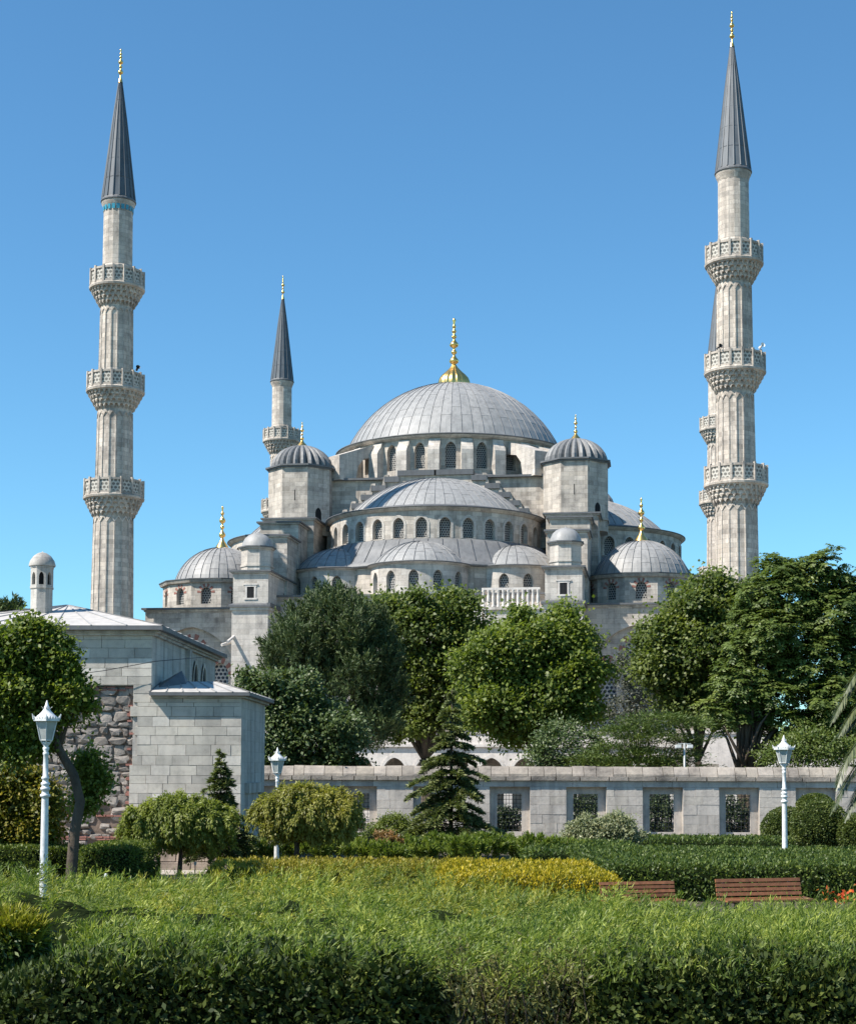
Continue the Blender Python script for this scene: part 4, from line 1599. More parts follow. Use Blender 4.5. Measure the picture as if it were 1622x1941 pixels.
def lumpy(lobes, seed, k=6, f=.52, reach=.62):
    """break smooth crown lobes into several smaller, uneven ones."""
    rng = np.random.default_rng(seed)
    out = []
    for c, e in lobes:
        c, e = np.array(c), np.array(e)
        out.append((tuple(c - np.array([0, 0, .1]) * e), tuple(e * .66)))
        for d in sph(rng, k):
            s_ = rng.uniform(.7, 1.2) * f
            d[2] = d[2] * .9 + .12
            out.append((tuple(c + d * e * reach), tuple(e * s_)))
    return out


def px_lobes(spec, Y, dep=1.0):
    """lobes given as photo pixels (x, y, rx, ry[, dY]) at distance Y."""
    out = []
    for s_ in spec:
        yy = Y + (s_[4] if len(s_) > 4 else 0)
        c = at(s_[0], s_[1], yy)
        rx, rz = s_[2] * yy / F_PX, s_[3] * yy / F_PX
        out.append((tuple(c), (rx, (rx + rz) / 2 * dep, rz)))
    return out


def crown(name, lobes, seed, m, n_clump, per, cr, L, W, style='broad', parent=None, origin=None, shell=(.72, 1.02), flat_=.75, up=.25, inner=0):
    rng = np.random.default_rng(seed)
    C, O = shell_clumps(rng, lobes, n_clump, shell, up)
    if inner:
        C2, O2 = shell_clumps(rng, lobes, inner, (.25, .75), up)
        C, O = np.concatenate([C, C2]), np.concatenate([O, O2])
    n = len(C)
    tone = rng.normal(0, .13, n)
    if style == 'pinnate':
        nf, npair = 7, 5
        th = rng.random((n, nf)) * 2 * PI
        d = np.stack([np.cos(th), np.sin(th), rng.uniform(-.7, .45, (n, nf))], -1) + O[:, None] * .9
        d = unit(d)
        FL = cr * rng.uniform(.8, 1.25, (n, nf, 1))
        t = np.linspace(.18, 1, npair)
        P = C[:, None, None] + d[:, :, None] * (FL * t)[..., None]
        P[..., 2] -= (t ** 2 * .35)[None, None] * FL
        ax = np.broadcast_to(d[:, :, None], P.shape).copy()
        ax[..., 2] -= t[None, None] * .7
        ax = unit(ax)
        side = unit(np.cross(ax, np.array([0, 0, 1.0])))
        upv = np.cross(side, ax)
        PP, AA, NN, RR = [], [], [], []
        for sg in (-1, 1):
            a = unit(side * sg + ax * .45 + np.array([0, 0, -.25]) + rng.normal(0, .12, P.shape))
            PP.append(P)
            AA.append(a)
            NN.append(unit(upv + np.array([-.35, -.25, .2]) + rng.normal(0, .25, P.shape)))
            RR.append(np.broadcast_to(tone[:, None, None], P.shape[:3]))
        P, A, N = (np.stack(x).reshape(-1, 3) for x in (PP, AA, NN))
        r = np.clip(.45 + np.stack(RR).ravel() + rng.normal(0, .16, len(P)), 0, 1)
        return leaf_object(name, P, A, N, L * rng.uniform(.7, 1.2, len(P)), W, m, parent, origin, r)
    k = per
    if style == 'broad':
        q = rng.normal(size=(n, k, 3)) * cr * np.array([1, 1, flat_])
        q *= rng.uniform(.45, 1.3, (n, 1, 1))
        P = C[:, None] + q
        A = unit(O[:, None] * .7 + rng.normal(0, .75, (n, k, 3)) + np.array([0, 0, -.15]))
        N = unit(np.array([-.65, -.35, .75]) + O[:, None] * .35 + rng.normal(0, .45, (n, k, 3)))
    elif style == 'plume':
        # upright feathery plumes
        t = rng.random((n, k, 1))
        dirv = unit(O * np.array([.55, .55, .25]) + np.array([0, 0, .8]) + rng.normal(0, .25, (n, 3)))
        P = C[:, None] + dirv[:, None] * (t - .5) * cr * 2.6 + rng.normal(size=(n, k, 3)) * cr * .30 * (1.15 - t)
        A = unit(dirv[:, None] + rng.normal(0, .5, (n, k, 3)))
        N = unit(rng.normal(size=(n, k, 3)) * .7 + O[:, None] * .4 + np.array([-.5, -.3, .5]))
    elif style == 'droop':
        t = rng.random((n, k, 1))
        dirv = unit(O * np.array([.8, .8, .2]) + rng.normal(0, .25, (n, 3)))
        P = C[:, None] + dirv[:, None] * t * cr * 1.2 + rng.normal(size=(n, k, 3)) * cr * .3
        P[..., 2] -= t[..., 0] ** 1.6 * cr * 1.5
        A = unit(dirv[:, None] * (1 - t) + np.array([0, 0, -1.0]) * t + rng.normal(0, .35, (n, k, 3)))
        N = unit(O[:, None] * .8 + np.array([-.4, -.25, .5]) + rng.normal(0, .45, (n, k, 3)))
    elif style == 'layer':
        q = rng.normal(size=(n, k, 3)) * cr * np.array([1.3, 1.3, .22])
        P = C[:, None] + q
        A = unit(O[:, None] * np.array([1, 1, .1]) + rng.normal(0, .4, (n, k, 3)) * np.array([1, 1, .5]) + np.array([0, 0, .12]))
        N = unit(np.array([0, 0, 1.0]) + rng.normal(0, .45, (n, k, 3)))
    r = np.clip(.45 + tone[:, None] + rng.normal(0, .17, (n, k)), 0, 1).ravel()
    P, A, N = (x.reshape(-1, 3) for x in (P, A, N))
    return leaf_object(name, P, A, N, L * rng.uniform(.65, 1.25, len(P)), W * rng.uniform(.75, 1.2, len(P)), m, parent, origin, r)


def limbs(base, forks, r0, seed, lobes, n=10, m='bark', parent=None, name='trunk', top=None, split=1):
    """tapered trunk with limbs reaching into the crown lobes."""
    rng = random.Random(seed)
    mb = MB()
    b = Vector(base)
    for f in range(split):
        off = Vector((rng.uniform(-1, 1), rng.uniform(-1, 1), 0)) * r0 * (1.2 if split > 1 else 0)
        fk = Vector(forks) + off * 2
        mb.tube([b + off * .5 - Vector((0, 0, .2)), b + off * .6 + (fk - b) * .06, b + off + (fk - b) * .5 + Vector((rng.uniform(-1, 1), 0, 0)) * r0 * .5, fk], [r0 * 1.5, r0 * 1.1, r0 * .9, r0 * .75], n)
        for c, e in lobes:
            for k in range(1 if split > 1 else 2):
                c_ = Vector(c) + Vector((rng.uniform(-.6, .6) * e[0], rng.uniform(-.6, .6) * e[1], rng.uniform(-.2, .6) * e[2]))
                mid = fk.lerp(c_, .5) + Vector((rng.uniform(-.1, .1), rng.uniform(-.1, .1), .08)) * (c_ - fk).length
                mb.tube([fk, fk.lerp(mid, .5), mid, mid.lerp(c_, .45)], [r0 * .45, r0 * .34, r0 * .24, r0 * .07], 6)
    mb.v = [v - b for v in mb.v] if parent is not None else mb.v
    return obj(name, mb, M[m], parent)


def tree(name, label, cat, base, fork, r0, lobes, seed, m, n_clump, per, cr, L, W, style='broad', group=None, split=1, shell=(.72, 1.02), up=.25, flat_=.75, inner=0, lump=0):
    root = thing(name, label, cat, tuple(base), 0, group)
    limbs(base, fork, r0, seed, lobes, parent=root, split=split)
    if lump:
        lobes = lumpy(lobes, seed, lump)
    crown('crown', lobes, seed, M[m] if isinstance(m, str) else m, n_clump, per, cr, L, W, style, root, tuple(base), shell, flat_, up, inner)
    return root


def gz(p):
    return Vector((p.x, p.y, ground_z(p.y)))


# ------------------------------------------------------------------ trees behind the garden wall
def ground_at(px, Y):
    p = at(px, 1500, Y)
    return Vector((p.x, Y, ground_z(Y)))


b = ground_at(648, 106)
lob = px_lobes([(610, 1200, 95, 85), (690, 1190, 70, 75), (560, 1250, 65, 70), (650, 1290, 125, 95), (700, 1290, 80, 90), (590, 1330, 90, 70), (690, 1370, 80, 60), (720, 1240, 50, 70)], 106)
tree('feathery_tree', 'dense dark grey green feathery tree in front of the left buttress pier', 'tree', b, b + Vector((0, 0, 3.2)), .32, lob, 11, 'cyp', 2000, 34, .42, .34, .075, 'plume', 'trees behind the garden wall', shell=(.7, 1.0), inner=900, lump=5)
b = ground_at(812, 116)
lob = px_lobes([(745, 1165, 60, 45), (800, 1190, 70, 60), (855, 1180, 45, 55), (870, 1250, 70, 75), (810, 1290, 75, 80), (880, 1330, 60, 60), (770, 1370, 60, 50), (880, 1150, 18, 30)], 116)
tree('plane_tree', 'broad leaved tree rising between the dark feathery tree and the brighter plane tree', 'tree', b, b + Vector((-.3, 0, 4.2)), .5, lob, 12, 'plane', 620, 62, .50, .30, .24, 'broad', 'trees behind the garden wall', inner=120, lump=5)
b = ground_at(1040, 98)
lob = px_lobes([(1000, 1230, 80, 65), (1060, 1215, 55, 65), (940, 1255, 75, 60), (1080, 1275, 75, 60), (930, 1330, 75, 60), (1000, 1320, 90, 65), (1095, 1340, 60, 50), (980, 1375, 70, 40), (1060, 1170, 25, 30), (985, 1180, 25, 30)], 98)
tree('plane_tree', 'bright green plane tree in front of the balustrade and the right buttress pier', 'tree', b, b + Vector((0, 0, 3.4)), .35, lob, 13, 'plane_y', 820, 62, .40, .25, .20, 'broad', 'trees behind the garden wall', split=2, inner=160, lump=5)
b = ground_at(560, 82)
lob = px_lobes([(560, 1340, 70, 60), (500, 1310, 50, 38), (620, 1400, 70, 70), (540, 1420, 60, 70), (640, 1450, 50, 45), (570, 1470, 75, 45), (470, 1290, 25, 18)], 80, .8)
tree('fig_tree', 'dark glossy leaved tree standing close behind the low stone building wing', 'tree', b, b + Vector((0, 0, 1.6)), .22, lob, 14, 'fig', 640, 50, .30, .21, .14, 'broad', 'trees behind the garden wall', inner=120, lump=5)
b = ground_at(1318, 104)
lob = px_lobes([(1340, 1160, 70, 65), (1290, 1210, 70, 60), (1260, 1270, 55, 55), (1330, 1270, 90, 75), (1395, 1190, 60, 80), (1290, 1330, 60, 40), (1370, 1340, 70, 45)], 104)
tree('plane_tree', 'light leaved tree in front of the right hand corner dome, beside the darker tree', 'tree', b, b + Vector((.2, 0, 4.0)), .3, lob, 15, 'plane', 720, 60, .44, .27, .22, 'broad', 'trees behind the garden wall', inner=130, lump=5)
b = ground_at(1428, 95)
lob = px_lobes([(1490, 1110, 85, 70), (1540, 1090, 60, 50), (1590, 1150, 80, 80), (1460, 1190, 80, 75), (1550, 1230, 110, 90), (1430, 1260, 70, 60), (1490, 1310, 90, 60), (1590, 1320, 80, 80), (1650, 1230, 80, 130), (1540, 1380, 90, 50), (1420, 1180, 40, 50), (1445, 1325, 55, 36), (1390, 1300, 45, 40), (1375, 1350, 50, 26), (1500, 1365, 70, 40), (1600, 1390, 60, 40)], 95)
tree('ailanthus_tree', 'large dark tree with long feathered leaves and a forked trunk, right of the tallest minaret', 'tree', b, b + Vector((0, 0, 3.2)), .34, lob, 16, 'ail', 1500, 0, .62, .26, .125, 'pinnate', 'trees behind the garden wall', split=2, inner=700, lump=5)
b = ground_at(1208, 128)
lob = px_lobes([(1185, 1265, 14, 26), (1205, 1300, 30, 28), (1225, 1335, 38, 30), (1180, 1350, 34, 26), (1215, 1370, 45, 25)], 128)
tree('grey_tree', 'small thin grey leaved tree against the right bay of the hall', 'tree', b, b + Vector((0, 0, 3.6)), .14, lob, 17, 'gray', 190, 34, .40, .24, .14, 'broad', 'trees behind the garden wall')
b = ground_at(1245, 90)
lob = px_lobes([(1240, 1365, 60, 12), (1190, 1390, 50, 12), (1290, 1372, 55, 10), (1240, 1400, 70, 12), (1170, 1425, 60, 14), (1300, 1400, 40, 9), (1240, 1432, 75, 12), (1200, 1450, 80, 12), (1290, 1450, 40, 10), (1130, 1445, 50, 12)], 90, 1.6)
tree('cedar_tree', 'low spreading cedar with flat green layers above the garden wall', 'tree', b, b + Vector((0, 0, 2.2)), .18, lob, 18, 'cedar', 620, 40, .34, .26, .05, 'layer', 'trees behind the garden wall', up=.1)
b = ground_at(1090, 92)
lob = px_lobes([(1060, 1405, 40, 40), (1100, 1420, 45, 35), (1040, 1440, 40, 30), (1120, 1450, 40, 25)], 92)
tree('laurel_shrub', 'dark shrub under the bright plane tree just above the wall coping', 'shrub', b, b + Vector((0, 0, 1.2)), .1, lob, 19, 'fig', 200, 40, .32, .2, .1, 'broad')
b = ground_at(1520, 92)
lob = px_lobes([(1540, 1420, 50, 35), (1480, 1435, 35, 25), (1600, 1425, 45, 35)], 92)
tree('laurel_shrub', 'dark leafy shrub between the forked trunk and the palm, above the coping', 'shrub', b, b + Vector((0, 0, 1.2)), .1, lob, 29, 'ail', 200, 36, .34, .2, .1, 'broad')
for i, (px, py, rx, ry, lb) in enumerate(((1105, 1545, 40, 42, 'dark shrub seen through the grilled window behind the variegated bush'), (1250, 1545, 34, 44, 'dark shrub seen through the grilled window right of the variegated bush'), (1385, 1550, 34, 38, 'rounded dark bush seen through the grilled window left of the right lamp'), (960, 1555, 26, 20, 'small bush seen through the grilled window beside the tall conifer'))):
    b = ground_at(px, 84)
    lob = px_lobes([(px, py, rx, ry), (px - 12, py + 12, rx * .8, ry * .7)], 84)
    tree('courtyard_shrub', lb, 'shrub', b, b + Vector((0, 0, .6)), .06, lob, 40 + i, 'shade_leaf', 110, 40, .2, .14, .08, 'broad', 'shrubs behind the garden wall windows', shell=(.4, 1.0))
b = ground_at(8, 76)
lob = px_lobes([(0, 1172, 22, 14), (22, 1160, 16, 14), (-30, 1190, 40, 20)], 76)
tree('far_tree', 'dark treetop showing above the roof at the left edge beside the small chimney', 'tree', b, b + Vector((0, 0, 6.5)), .2, lob, 20, 'cyp', 120, 30, .3, .3, .09, 'plume')

# ------------------------------------------------------------------ trees and shrubs of the garden
b = ground_at(136, 42)
lob = px_lobes([(50, 1245, 75, 55), (110, 1290, 60, 55), (10, 1310, 70, 70), (60, 1350, 70, 60), (125, 1340, 45, 45), (30, 1410, 60, 45), (-30, 1280, 70, 80), (60, 1215, 45, 30)], 42)
root = thing('garden_tree', 'leafy green tree with a leaning bare trunk behind the left lamp post', 'tree', tuple(b))
f1, f2 = at(152, 1520, 42), at(128, 1440, 42)
tb = MB()
tb.tube([b - Vector((0, 0, .2)), b + Vector((.02, 0, .3)), at(141, 1580, 42), f1, at(140, 1470, 42), at(112, 1420, 42), at(90, 1360, 42), at(70, 1300, 42)], [.19, .15, .14, .13, .12, .11, .09, .04], 12)
for q in ((10, 1330), (120, 1310), (40, 1260), (140, 1350)):
    tb.tube([at(112, 1420, 42), at((112 + q[0]) / 2, (1420 + q[1]) / 2 - 8, 42.1), at(*q, 42.2)], [.07, .05, .02], 6)
tb.v = [v - b for v in tb.v]
obj('trunk', tb, M['bark'], root)
lob2 = px_lobes([(168, 1450, 26, 36), (175, 1490, 24, 32), (160, 1530, 22, 20)], 43.3)
crown('crown', lumpy(lob, 21, 5) + lumpy(lob2, 22, 3), 21, M['plane_y'], 1000, 50, .17, .125, .10, 'broad', root, tuple(b), inner=200)

b = ground_at(40, 47)
lob = px_lobes([(30, 1500, 50, 50), (70, 1530, 40, 50), (0, 1560, 50, 50), (60, 1580, 45, 35), (10, 1480, 30, 25)], 47)
tree('yellow_shrub', 'tall loose shrub turning yellow, left of the left lamp post', 'shrub', b, b + Vector((0, 0, .8)), .05, lob, 22, 'yellow', 420, 44, .16, .13, .085, 'broad', inner=80)


def mophead(label, px, py, rx, ry, Y, base_px, seed, group, reds, stems=1):
    b = ground_at(base_px, Y)
    lob = px_lobes([(px, py, rx * .62, ry * .8), (px - rx * .5, py + ry * .15, rx * .5, ry * .72), (px + rx * .5, py + ry * .1, rx * .5, ry * .75), (px - rx * .15, py - ry * .25, rx * .45, ry * .6), (px + rx * .2, py + ry * .35, rx * .5, ry * .5)], Y, 1.0)
    root = thing('mophead_tree', label, 'small tree', tuple(b), 0, group)
    limbs(b, at(base_px, py + ry * .5, Y), .075, seed, lob, n=8, parent=root, split=stems)
    crown('crown', lob, seed, M[reds], 680, 70, .17, .115, .05, 'droop', root, tuple(b), (.75, 1.03), up=.1, inner=120)
    return root


mophead('low mop headed tree with weeping yellow green leaves before the ashlar wall', 336, 1552, 102, 52, 48.5, 342, 23, 'mop headed trees in the garden', 'mop')
mophead('mop headed tree with bronze tinted leaves around the middle lamp post', 580, 1532, 95, 52, 47.5, 560, 24, 'mop headed trees in the garden', 'mop_r', 2)


def conifer(name, label, base_px, top_py, base_py, half_px, Y, seed, m, group, dens=1.0, nt=13):
    b = ground_at(base_px, Y)
    top = at(base_px, top_py, Y)
    zb = at(base_px, base_py, Y).z
    H = top.z - zb
    rng = np.random.default_rng(seed)
    root = thing(name, label, 'conifer', tuple(b), 0, group)
    mb = MB()
    mb.tube([(0, 0, -.2), (0, 0, (zb - b.z) + H * .4), (0.02, 0, top.z - b.z)], [.012 * H + .03, .009 * H + .02, .008], 8)
    PP, AA, NN = [], [], []
    half = half_px * Y / F_PX
    for t in range(nt):
        u = t / (nt - 1)
        z = zb + H * (.02 + .93 * u ** 1.0)
        ln = half * (1.12 * (1 - u) ** .95 + .03)
        nb = 8 if u < .8 else 5
        a0 = rng.random() * 6.3
        for k in range(nb):
            a = a0 + 2 * PI * k / nb + rng.normal(0, .18)
            l = ln * rng.uniform(.65, 1.2)
            z_ = z + rng.normal(0, H / nt * .3)
            d = np.array([math.cos(a), math.sin(a), 0])
            ts = np.linspace(0, 1, 6)
            pts = [np.array([b.x, b.y, z_]) + d * l * q + np.array([0, 0, 1]) * (l * (.28 * q - .48 * q * q)) for q in ts]
            mb.tube([Vector(p) - b for p in pts], [.028, .024, .02, .015, .01, .005], 4, cap=False)
            n = int(400 * dens * (.25 + l / half))
            q = rng.random(n) ** .7
            side = np.array([-d[1], d[0], 0])
            sp = rng.normal(0, 1, n) * (.20 * l * (1 - q * .75)) * .75
            P = np.array([b.x, b.y, z_]) + d * (l * q)[:, None] + side * sp[:, None]
            P[:, 2] += l * (.28 * q - .48 * q * q) + rng.normal(0, .025, n) - np.abs(sp) * .35
            PP.append(P)
            AA.append(unit(d[None] * .9 + side[None] * np.sign(sp)[:, None] * .7 + rng.normal(0, .35, (n, 3)) + np.array([0, 0, -.05])))
            NN.append(unit(np.array([-.45, -.3, .9]) + rng.normal(0, .4, (n, 3))))
    obj('trunk', mb, M['bark'], root)
    P, A, N = (np.concatenate(x) for x in (PP, AA, NN))
    leaf_object('crown', P, A, N, .17 * rng.uniform(.7, 1.3, len(P)) * (Y / 60) ** .3, .058, M[m], root, tuple(b))
    return root


conifer('deodar_cedar', 'pyramidal young conifer with drooping tiers before the garden wall', 855, 1305, 1600, 104, 62, 25, 'deodar', 'young conifers in the garden', 1.5, 13)
conifer('deodar_cedar', 'small thin conifer at the corner of the low stone building wing', 418, 1425, 1625, 66, 50.5, 26, 'deodar', 'young conifers in the garden', .4, 14)


# bushes
def bush(name, label, spec, Y, seed, m, n_clump, per, cr, L, W, style='broad', group=None, cat='bush', inner=60):
    b = ground_at(spec[0][0], Y)
    lob = px_lobes(spec, Y)
    return tree(name, label, cat, b, b + Vector((0, 0, .15)), .035, lob, seed, m, n_clump, per, cr, L, W, style, group, inner=inner, shell=(.75, 1.02), up=.05)


bush('round_bush', 'rounded bright green bush left of the pyramidal conifer', [(752, 1580, 45, 34), (735, 1590, 40, 28), (775, 1590, 35, 28)], 63, 31, 'hedge_l', 300, 40, .12, .10, .06)
bush('red_tipped_bush', 'small bush with red tipped leaves before the rounded green bush', [(727, 1598, 26, 18), (745, 1606, 24, 14)], 57, 32, 'redleaf', 150, 40, .10, .10, .05)
bush('variegated_bush', 'pale variegated bush under a grilled window of the wall', [(1120, 1580, 45, 30), (1165, 1575, 42, 26), (1145, 1595, 60, 22), (1095, 1595, 30, 18)], 60, 33, 'varieg', 420, 42, .13, .11, .06)
WILT = ((455, 1612, 25, 10), (500, 1610, 30, 12), (545, 1606, 28, 14), (590, 1612, 28, 12), (640, 1612, 30, 12), (690, 1612, 28, 12), (735, 1618, 30, 12), (790, 1612, 34, 16), (835, 1605, 30, 16), (880, 1608, 36, 16), (925, 1604, 32, 18), (975, 1608, 34, 16), (1020, 1606, 32, 16), (1060, 1612, 30, 14), (1095, 1614, 28, 12))
lob = []
for i, (px, py, rx, ry) in enumerate(WILT):
    lob += px_lobes([(px, py, rx, ry), (px + 14, py + 5, rx * .7, ry * .8), (px - 10, py - 4, rx * .5, ry * .9)], 51 + (i % 3) * .9)
tag(crown('low_junipers', lob, 60, M['jun'], 1200, 28, .12, .16, .035, 'plume', inner=300), 'soft low green junipers in a loose band between the golden strip and the garden wall', 'juniper', None, 'stuff')
# ------------------------------------------------------------------ clipped hedges and topiary
def nz(P, s=1.0, ph=0.0):
    x, y, z = P[:, 0] * s, P[:, 1] * s, P[:, 2] * s
    return (np.sin(1.9 * x + 1.3 * y + ph) * np.sin(1.7 * z + 2.1 * x + .5 + ph) + .6 * np.sin(4.1 * x - 3.3 * y + 2.2 * z + ph * 2) + .4 * np.sin(8.7 * x + 7.9 * z + 5.1 * y + ph)) / 2


def hedge(name, label, cat, x0, x1, y0, y1, z1, rr, dens, L, W, m, seed, group=None, z0=None, amp=.05, parent=None, shape=None, back=True, updir=.35, uplift=1.0, deep=.5):
    rng = np.random.default_rng(seed)
    zg = ground_z(y0) if z0 is None else z0
    lx, ly, lz = x1 - x0, y1 - y0, z1 - zg
    faces = [('t', lx * ly), ('f', lx * lz), ('l', ly * lz), ('r', ly * lz)] + ([('k', lx * lz)] if back else [])
    PP, NN = [], []
    for f, a in faces:
        n = int(a * dens * (.25 if f == 'k' else 1))
        u, v = rng.random(n), rng.random(n)
        one = np.ones(n)
        if f == 't':
            p, nn = np.stack([x0 + lx * u, y0 + ly * v, z1 * one], 1), (0, 0, 1)
        elif f == 'f':
            p, nn = np.stack([x0 + lx * u, y0 * one, zg + lz * v], 1), (0, -1, 0)
        elif f == 'k':
            p, nn = np.stack([x0 + lx * u, y1 * one, zg + lz * v], 1), (0, 1, 0)
        else:
            p, nn = np.stack([(x0 if f == 'l' else x1) * one, y0 + ly * u, zg + lz * v], 1), (-1 if f == 'l' else 1, 0, 0)
        PP.append(p)
        NN.append(np.broadcast_to(np.array(nn, float), (n, 3)))
    P, N0 = np.concatenate(PP), np.concatenate(NN)
    lo, hi = np.array([x0 + rr, y0 + rr, zg - 5]), np.array([x1 - rr, y1 - rr, z1 - rr])
    inner_ = np.clip(P, lo, hi)
    d = P - inner_
    O = unit(d)
    P = inner_ + O * np.minimum(np.linalg.norm(d, axis=1), rr)[:, None]
    bump = nz(P, 1.6, seed) * amp + nz(P, 5.0, seed + 1) * amp * .6
    P = P + O * (bump + rng.uniform(-deep, .15, len(P)) * amp * 2)[:, None]
    if shape is not None:
        P = shape(P)
    A = unit(O * .8 + rng.normal(0, .6, P.shape) + np.array([0, 0, updir]))
    A[:, 2] = np.where(N0[:, 2] > .5, np.abs(A[:, 2]) * uplift, A[:, 2])
    A = unit(A)
    N = unit(O + rng.normal(0, .55, P.shape) + np.array([0, 0, .3]))
    r = np.clip(.45 + bump / amp * .18 + rng.normal(0, .2, len(P)), 0, 1)
    b = ((x0 + x1) / 2, (y0 + y1) / 2, zg)
    root = thing(name, label, cat, b, 0, group)
    leaf_object('leaves', P, A, N, L * rng.uniform(.6, 1.3, len(P)), W * rng.uniform(.7, 1.2, len(P)), M[m], root, b, r)
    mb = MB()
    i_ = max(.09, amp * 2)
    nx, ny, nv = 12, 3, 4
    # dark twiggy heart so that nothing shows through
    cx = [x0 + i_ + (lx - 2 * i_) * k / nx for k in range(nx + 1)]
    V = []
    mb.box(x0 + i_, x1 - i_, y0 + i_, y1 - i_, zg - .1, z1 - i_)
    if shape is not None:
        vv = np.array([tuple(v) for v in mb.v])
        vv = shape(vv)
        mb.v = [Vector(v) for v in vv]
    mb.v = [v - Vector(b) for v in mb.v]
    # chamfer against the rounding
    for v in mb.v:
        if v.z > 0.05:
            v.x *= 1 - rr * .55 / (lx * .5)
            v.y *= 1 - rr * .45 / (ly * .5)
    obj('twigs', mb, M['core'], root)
    return root


def xat(px, Y):
    return (px - PPX) * Y / F_PX


def zat(py, Y):
    return at(PPX, py, Y).z


# left clipped sections behind the lamp and the leaning trunk
hedge('clipped_hedge', 'clipped hedge section at the left edge, left of the white lamp post', 'hedge', xat(-90, 45), xat(84, 45), 45, 47.5, zat(1610, 45), .18, 520, .075, .045, 'hedge_l', 71, 'clipped hedge sections on the left', amp=.04)
hedge('clipped_hedge', 'clipped hedge section between the white lamp post and the leaning trunk', 'hedge', xat(94, 46), xat(139, 46), 46, 48, zat(1610, 46), .15, 520, .075, .045, 'hedge_l', 72, 'clipped hedge sections on the left', amp=.04)
hedge('clipped_hedge', 'boxy clipped hedge section with a rounded end, right of the leaning trunk', 'hedge', xat(146, 44), xat(262, 44), 44, 48.2, zat(1608, 44), .35, 520, .075, .045, 'hedge_l', 73, 'clipped hedge sections on the left', amp=.04)
# long dark clipped hedge behind the benches
hedge('clipped_hedge', 'long dark clipped hedge with a flat top behind the two benches', 'hedge', xat(1150, 38), xat(1800, 40), 38.2, 47.6, .74, .25, 560, .085, .05, 'hedge', 74, amp=.07, back=False)
hedge('clipped_hedge', 'flat clipped green hedge between the golden strip and the garden wall', 'hedge', xat(1000, 48), xat(1240, 48), 47.7, 55, .60, .25, 190, .12, .06, 'hedge', 75, amp=.07, back=False)
hedge('clipped_hedge', 'narrow clipped hedge along the foot of the garden wall', 'hedge', xat(1205, 62), xat(1760, 62), 62, 66, zat(1592, 62), .25, 170, .12, .07, 'hedge', 76, amp=.06, back=False)
hedge('low_hedge', 'low dark hedge below the leftmost grilled window', 'hedge', xat(600, 70), xat(712, 70), 70, 71.4, zat(1583, 70), .2, 260, .11, .06, 'hedge', 77, amp=.05)
# golden clipped juniper
hedge('golden_hedge', 'golden yellow clipped juniper left of the benches', 'hedge', xat(830, 36.5), xat(1188, 36.5), 36.2, 43.0, .60, .5, 620, .085, .034, 'golden', 78, amp=.09, back=False, updir=.6)
hedge('golden_hedge', 'thin strip of yellow orange juniper tops before the low green junipers', 'hedge', xat(395, 44), xat(940, 44), 43.6, 46.4, .40, .4, 560, .09, .036, 'golden_d', 79, amp=.10, back=False, updir=.6)
# topiary
for i, (px, py, rx, ry, Y, lb) in enumerate(((1490, 1575, 46, 44, 66, 'dark clipped ball bush just left of the right lamp post'), (1553, 1566, 54, 50, 62, 'biggest clipped dome bush between the right lamp post and the palm frond'), (1625, 1582, 38, 38, 61, 'bright clipped ball bush at the right edge under the palm'), (1545, 1528, 34, 22, 68, 'clipped bush top rising behind the biggest dome bush'))):
    rng = np.random.default_rng(90 + i)
    c = at(px, py, Y)
    e = np.array([rx, (rx + ry) / 2, ry]) * Y / F_PX
    D = sph(rng, 7500)
    D = D[D[:, 2] > -.75]
    bump = nz(D * 3, 1, i) * .03
    P = np.array(c) + D * e * (1 + bump + rng.uniform(-.06, .02, len(D)))[:, None]
    A = unit(D + rng.normal(0, .6, D.shape))
    N = unit(D + rng.normal(0, .5, D.shape))
    b = (c.x, Y, ground_z(Y))
    root = thing('topiary_bush', lb, 'topiary', b, 0, 'clipped ball bushes before the garden wall')
    leaf_object('leaves', P, A, N, .085, .05, M['topi'], root, b, np.clip(.5 + bump * 6 + rng.normal(0, .18, len(D)), 0, 1))
    mb = MB()
    cz = c.z - b[2]
    mb.lathe([(0.15, -.1), (.2, max(.02, cz - e[2] * .85)), (e[0] * .7, cz - e[2] * .6), (e[0] * .92, cz), (e[0] * .68, cz + e[2] * .65), (0, cz + e[2] * .9)], 16)
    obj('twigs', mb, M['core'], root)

# ------------------------------------------------------------------ junipers of the foreground
C_Y = np.array([9.2, 10.0, 12, 15, 18.5, 22, 26, 33, 44])
C_Z = np.array([1.92, 1.93, 1.78, 1.50, 1.20, 0.92, 0.64, 0.40, 0.22])


_r = random.Random(12)
BUSH = []
for _k in range(330):
    _y = 9.8 * (44 / 9.8) ** _r.random()
    BUSH.append((_r.uniform(-.34, .34) * _y, _y, _r.uniform(.55, 1.25) * (.75 + _y / 60)))


BIG = [(-3.15, 15.4, 1.5, .52), (-2.0, 20.5, 1.3, .42), (.25, 18.6, 1.1, .42), (1.3, 16.2, 1.0, .30), (-.9, 14.2, .9, .30), (2.9, 19.0, 1.2, .22), (-4.6, 19.5, 1.2, .28), (-.4, 24.5, 1.5, .24), (-4.4, 26, 1.6, .24)]


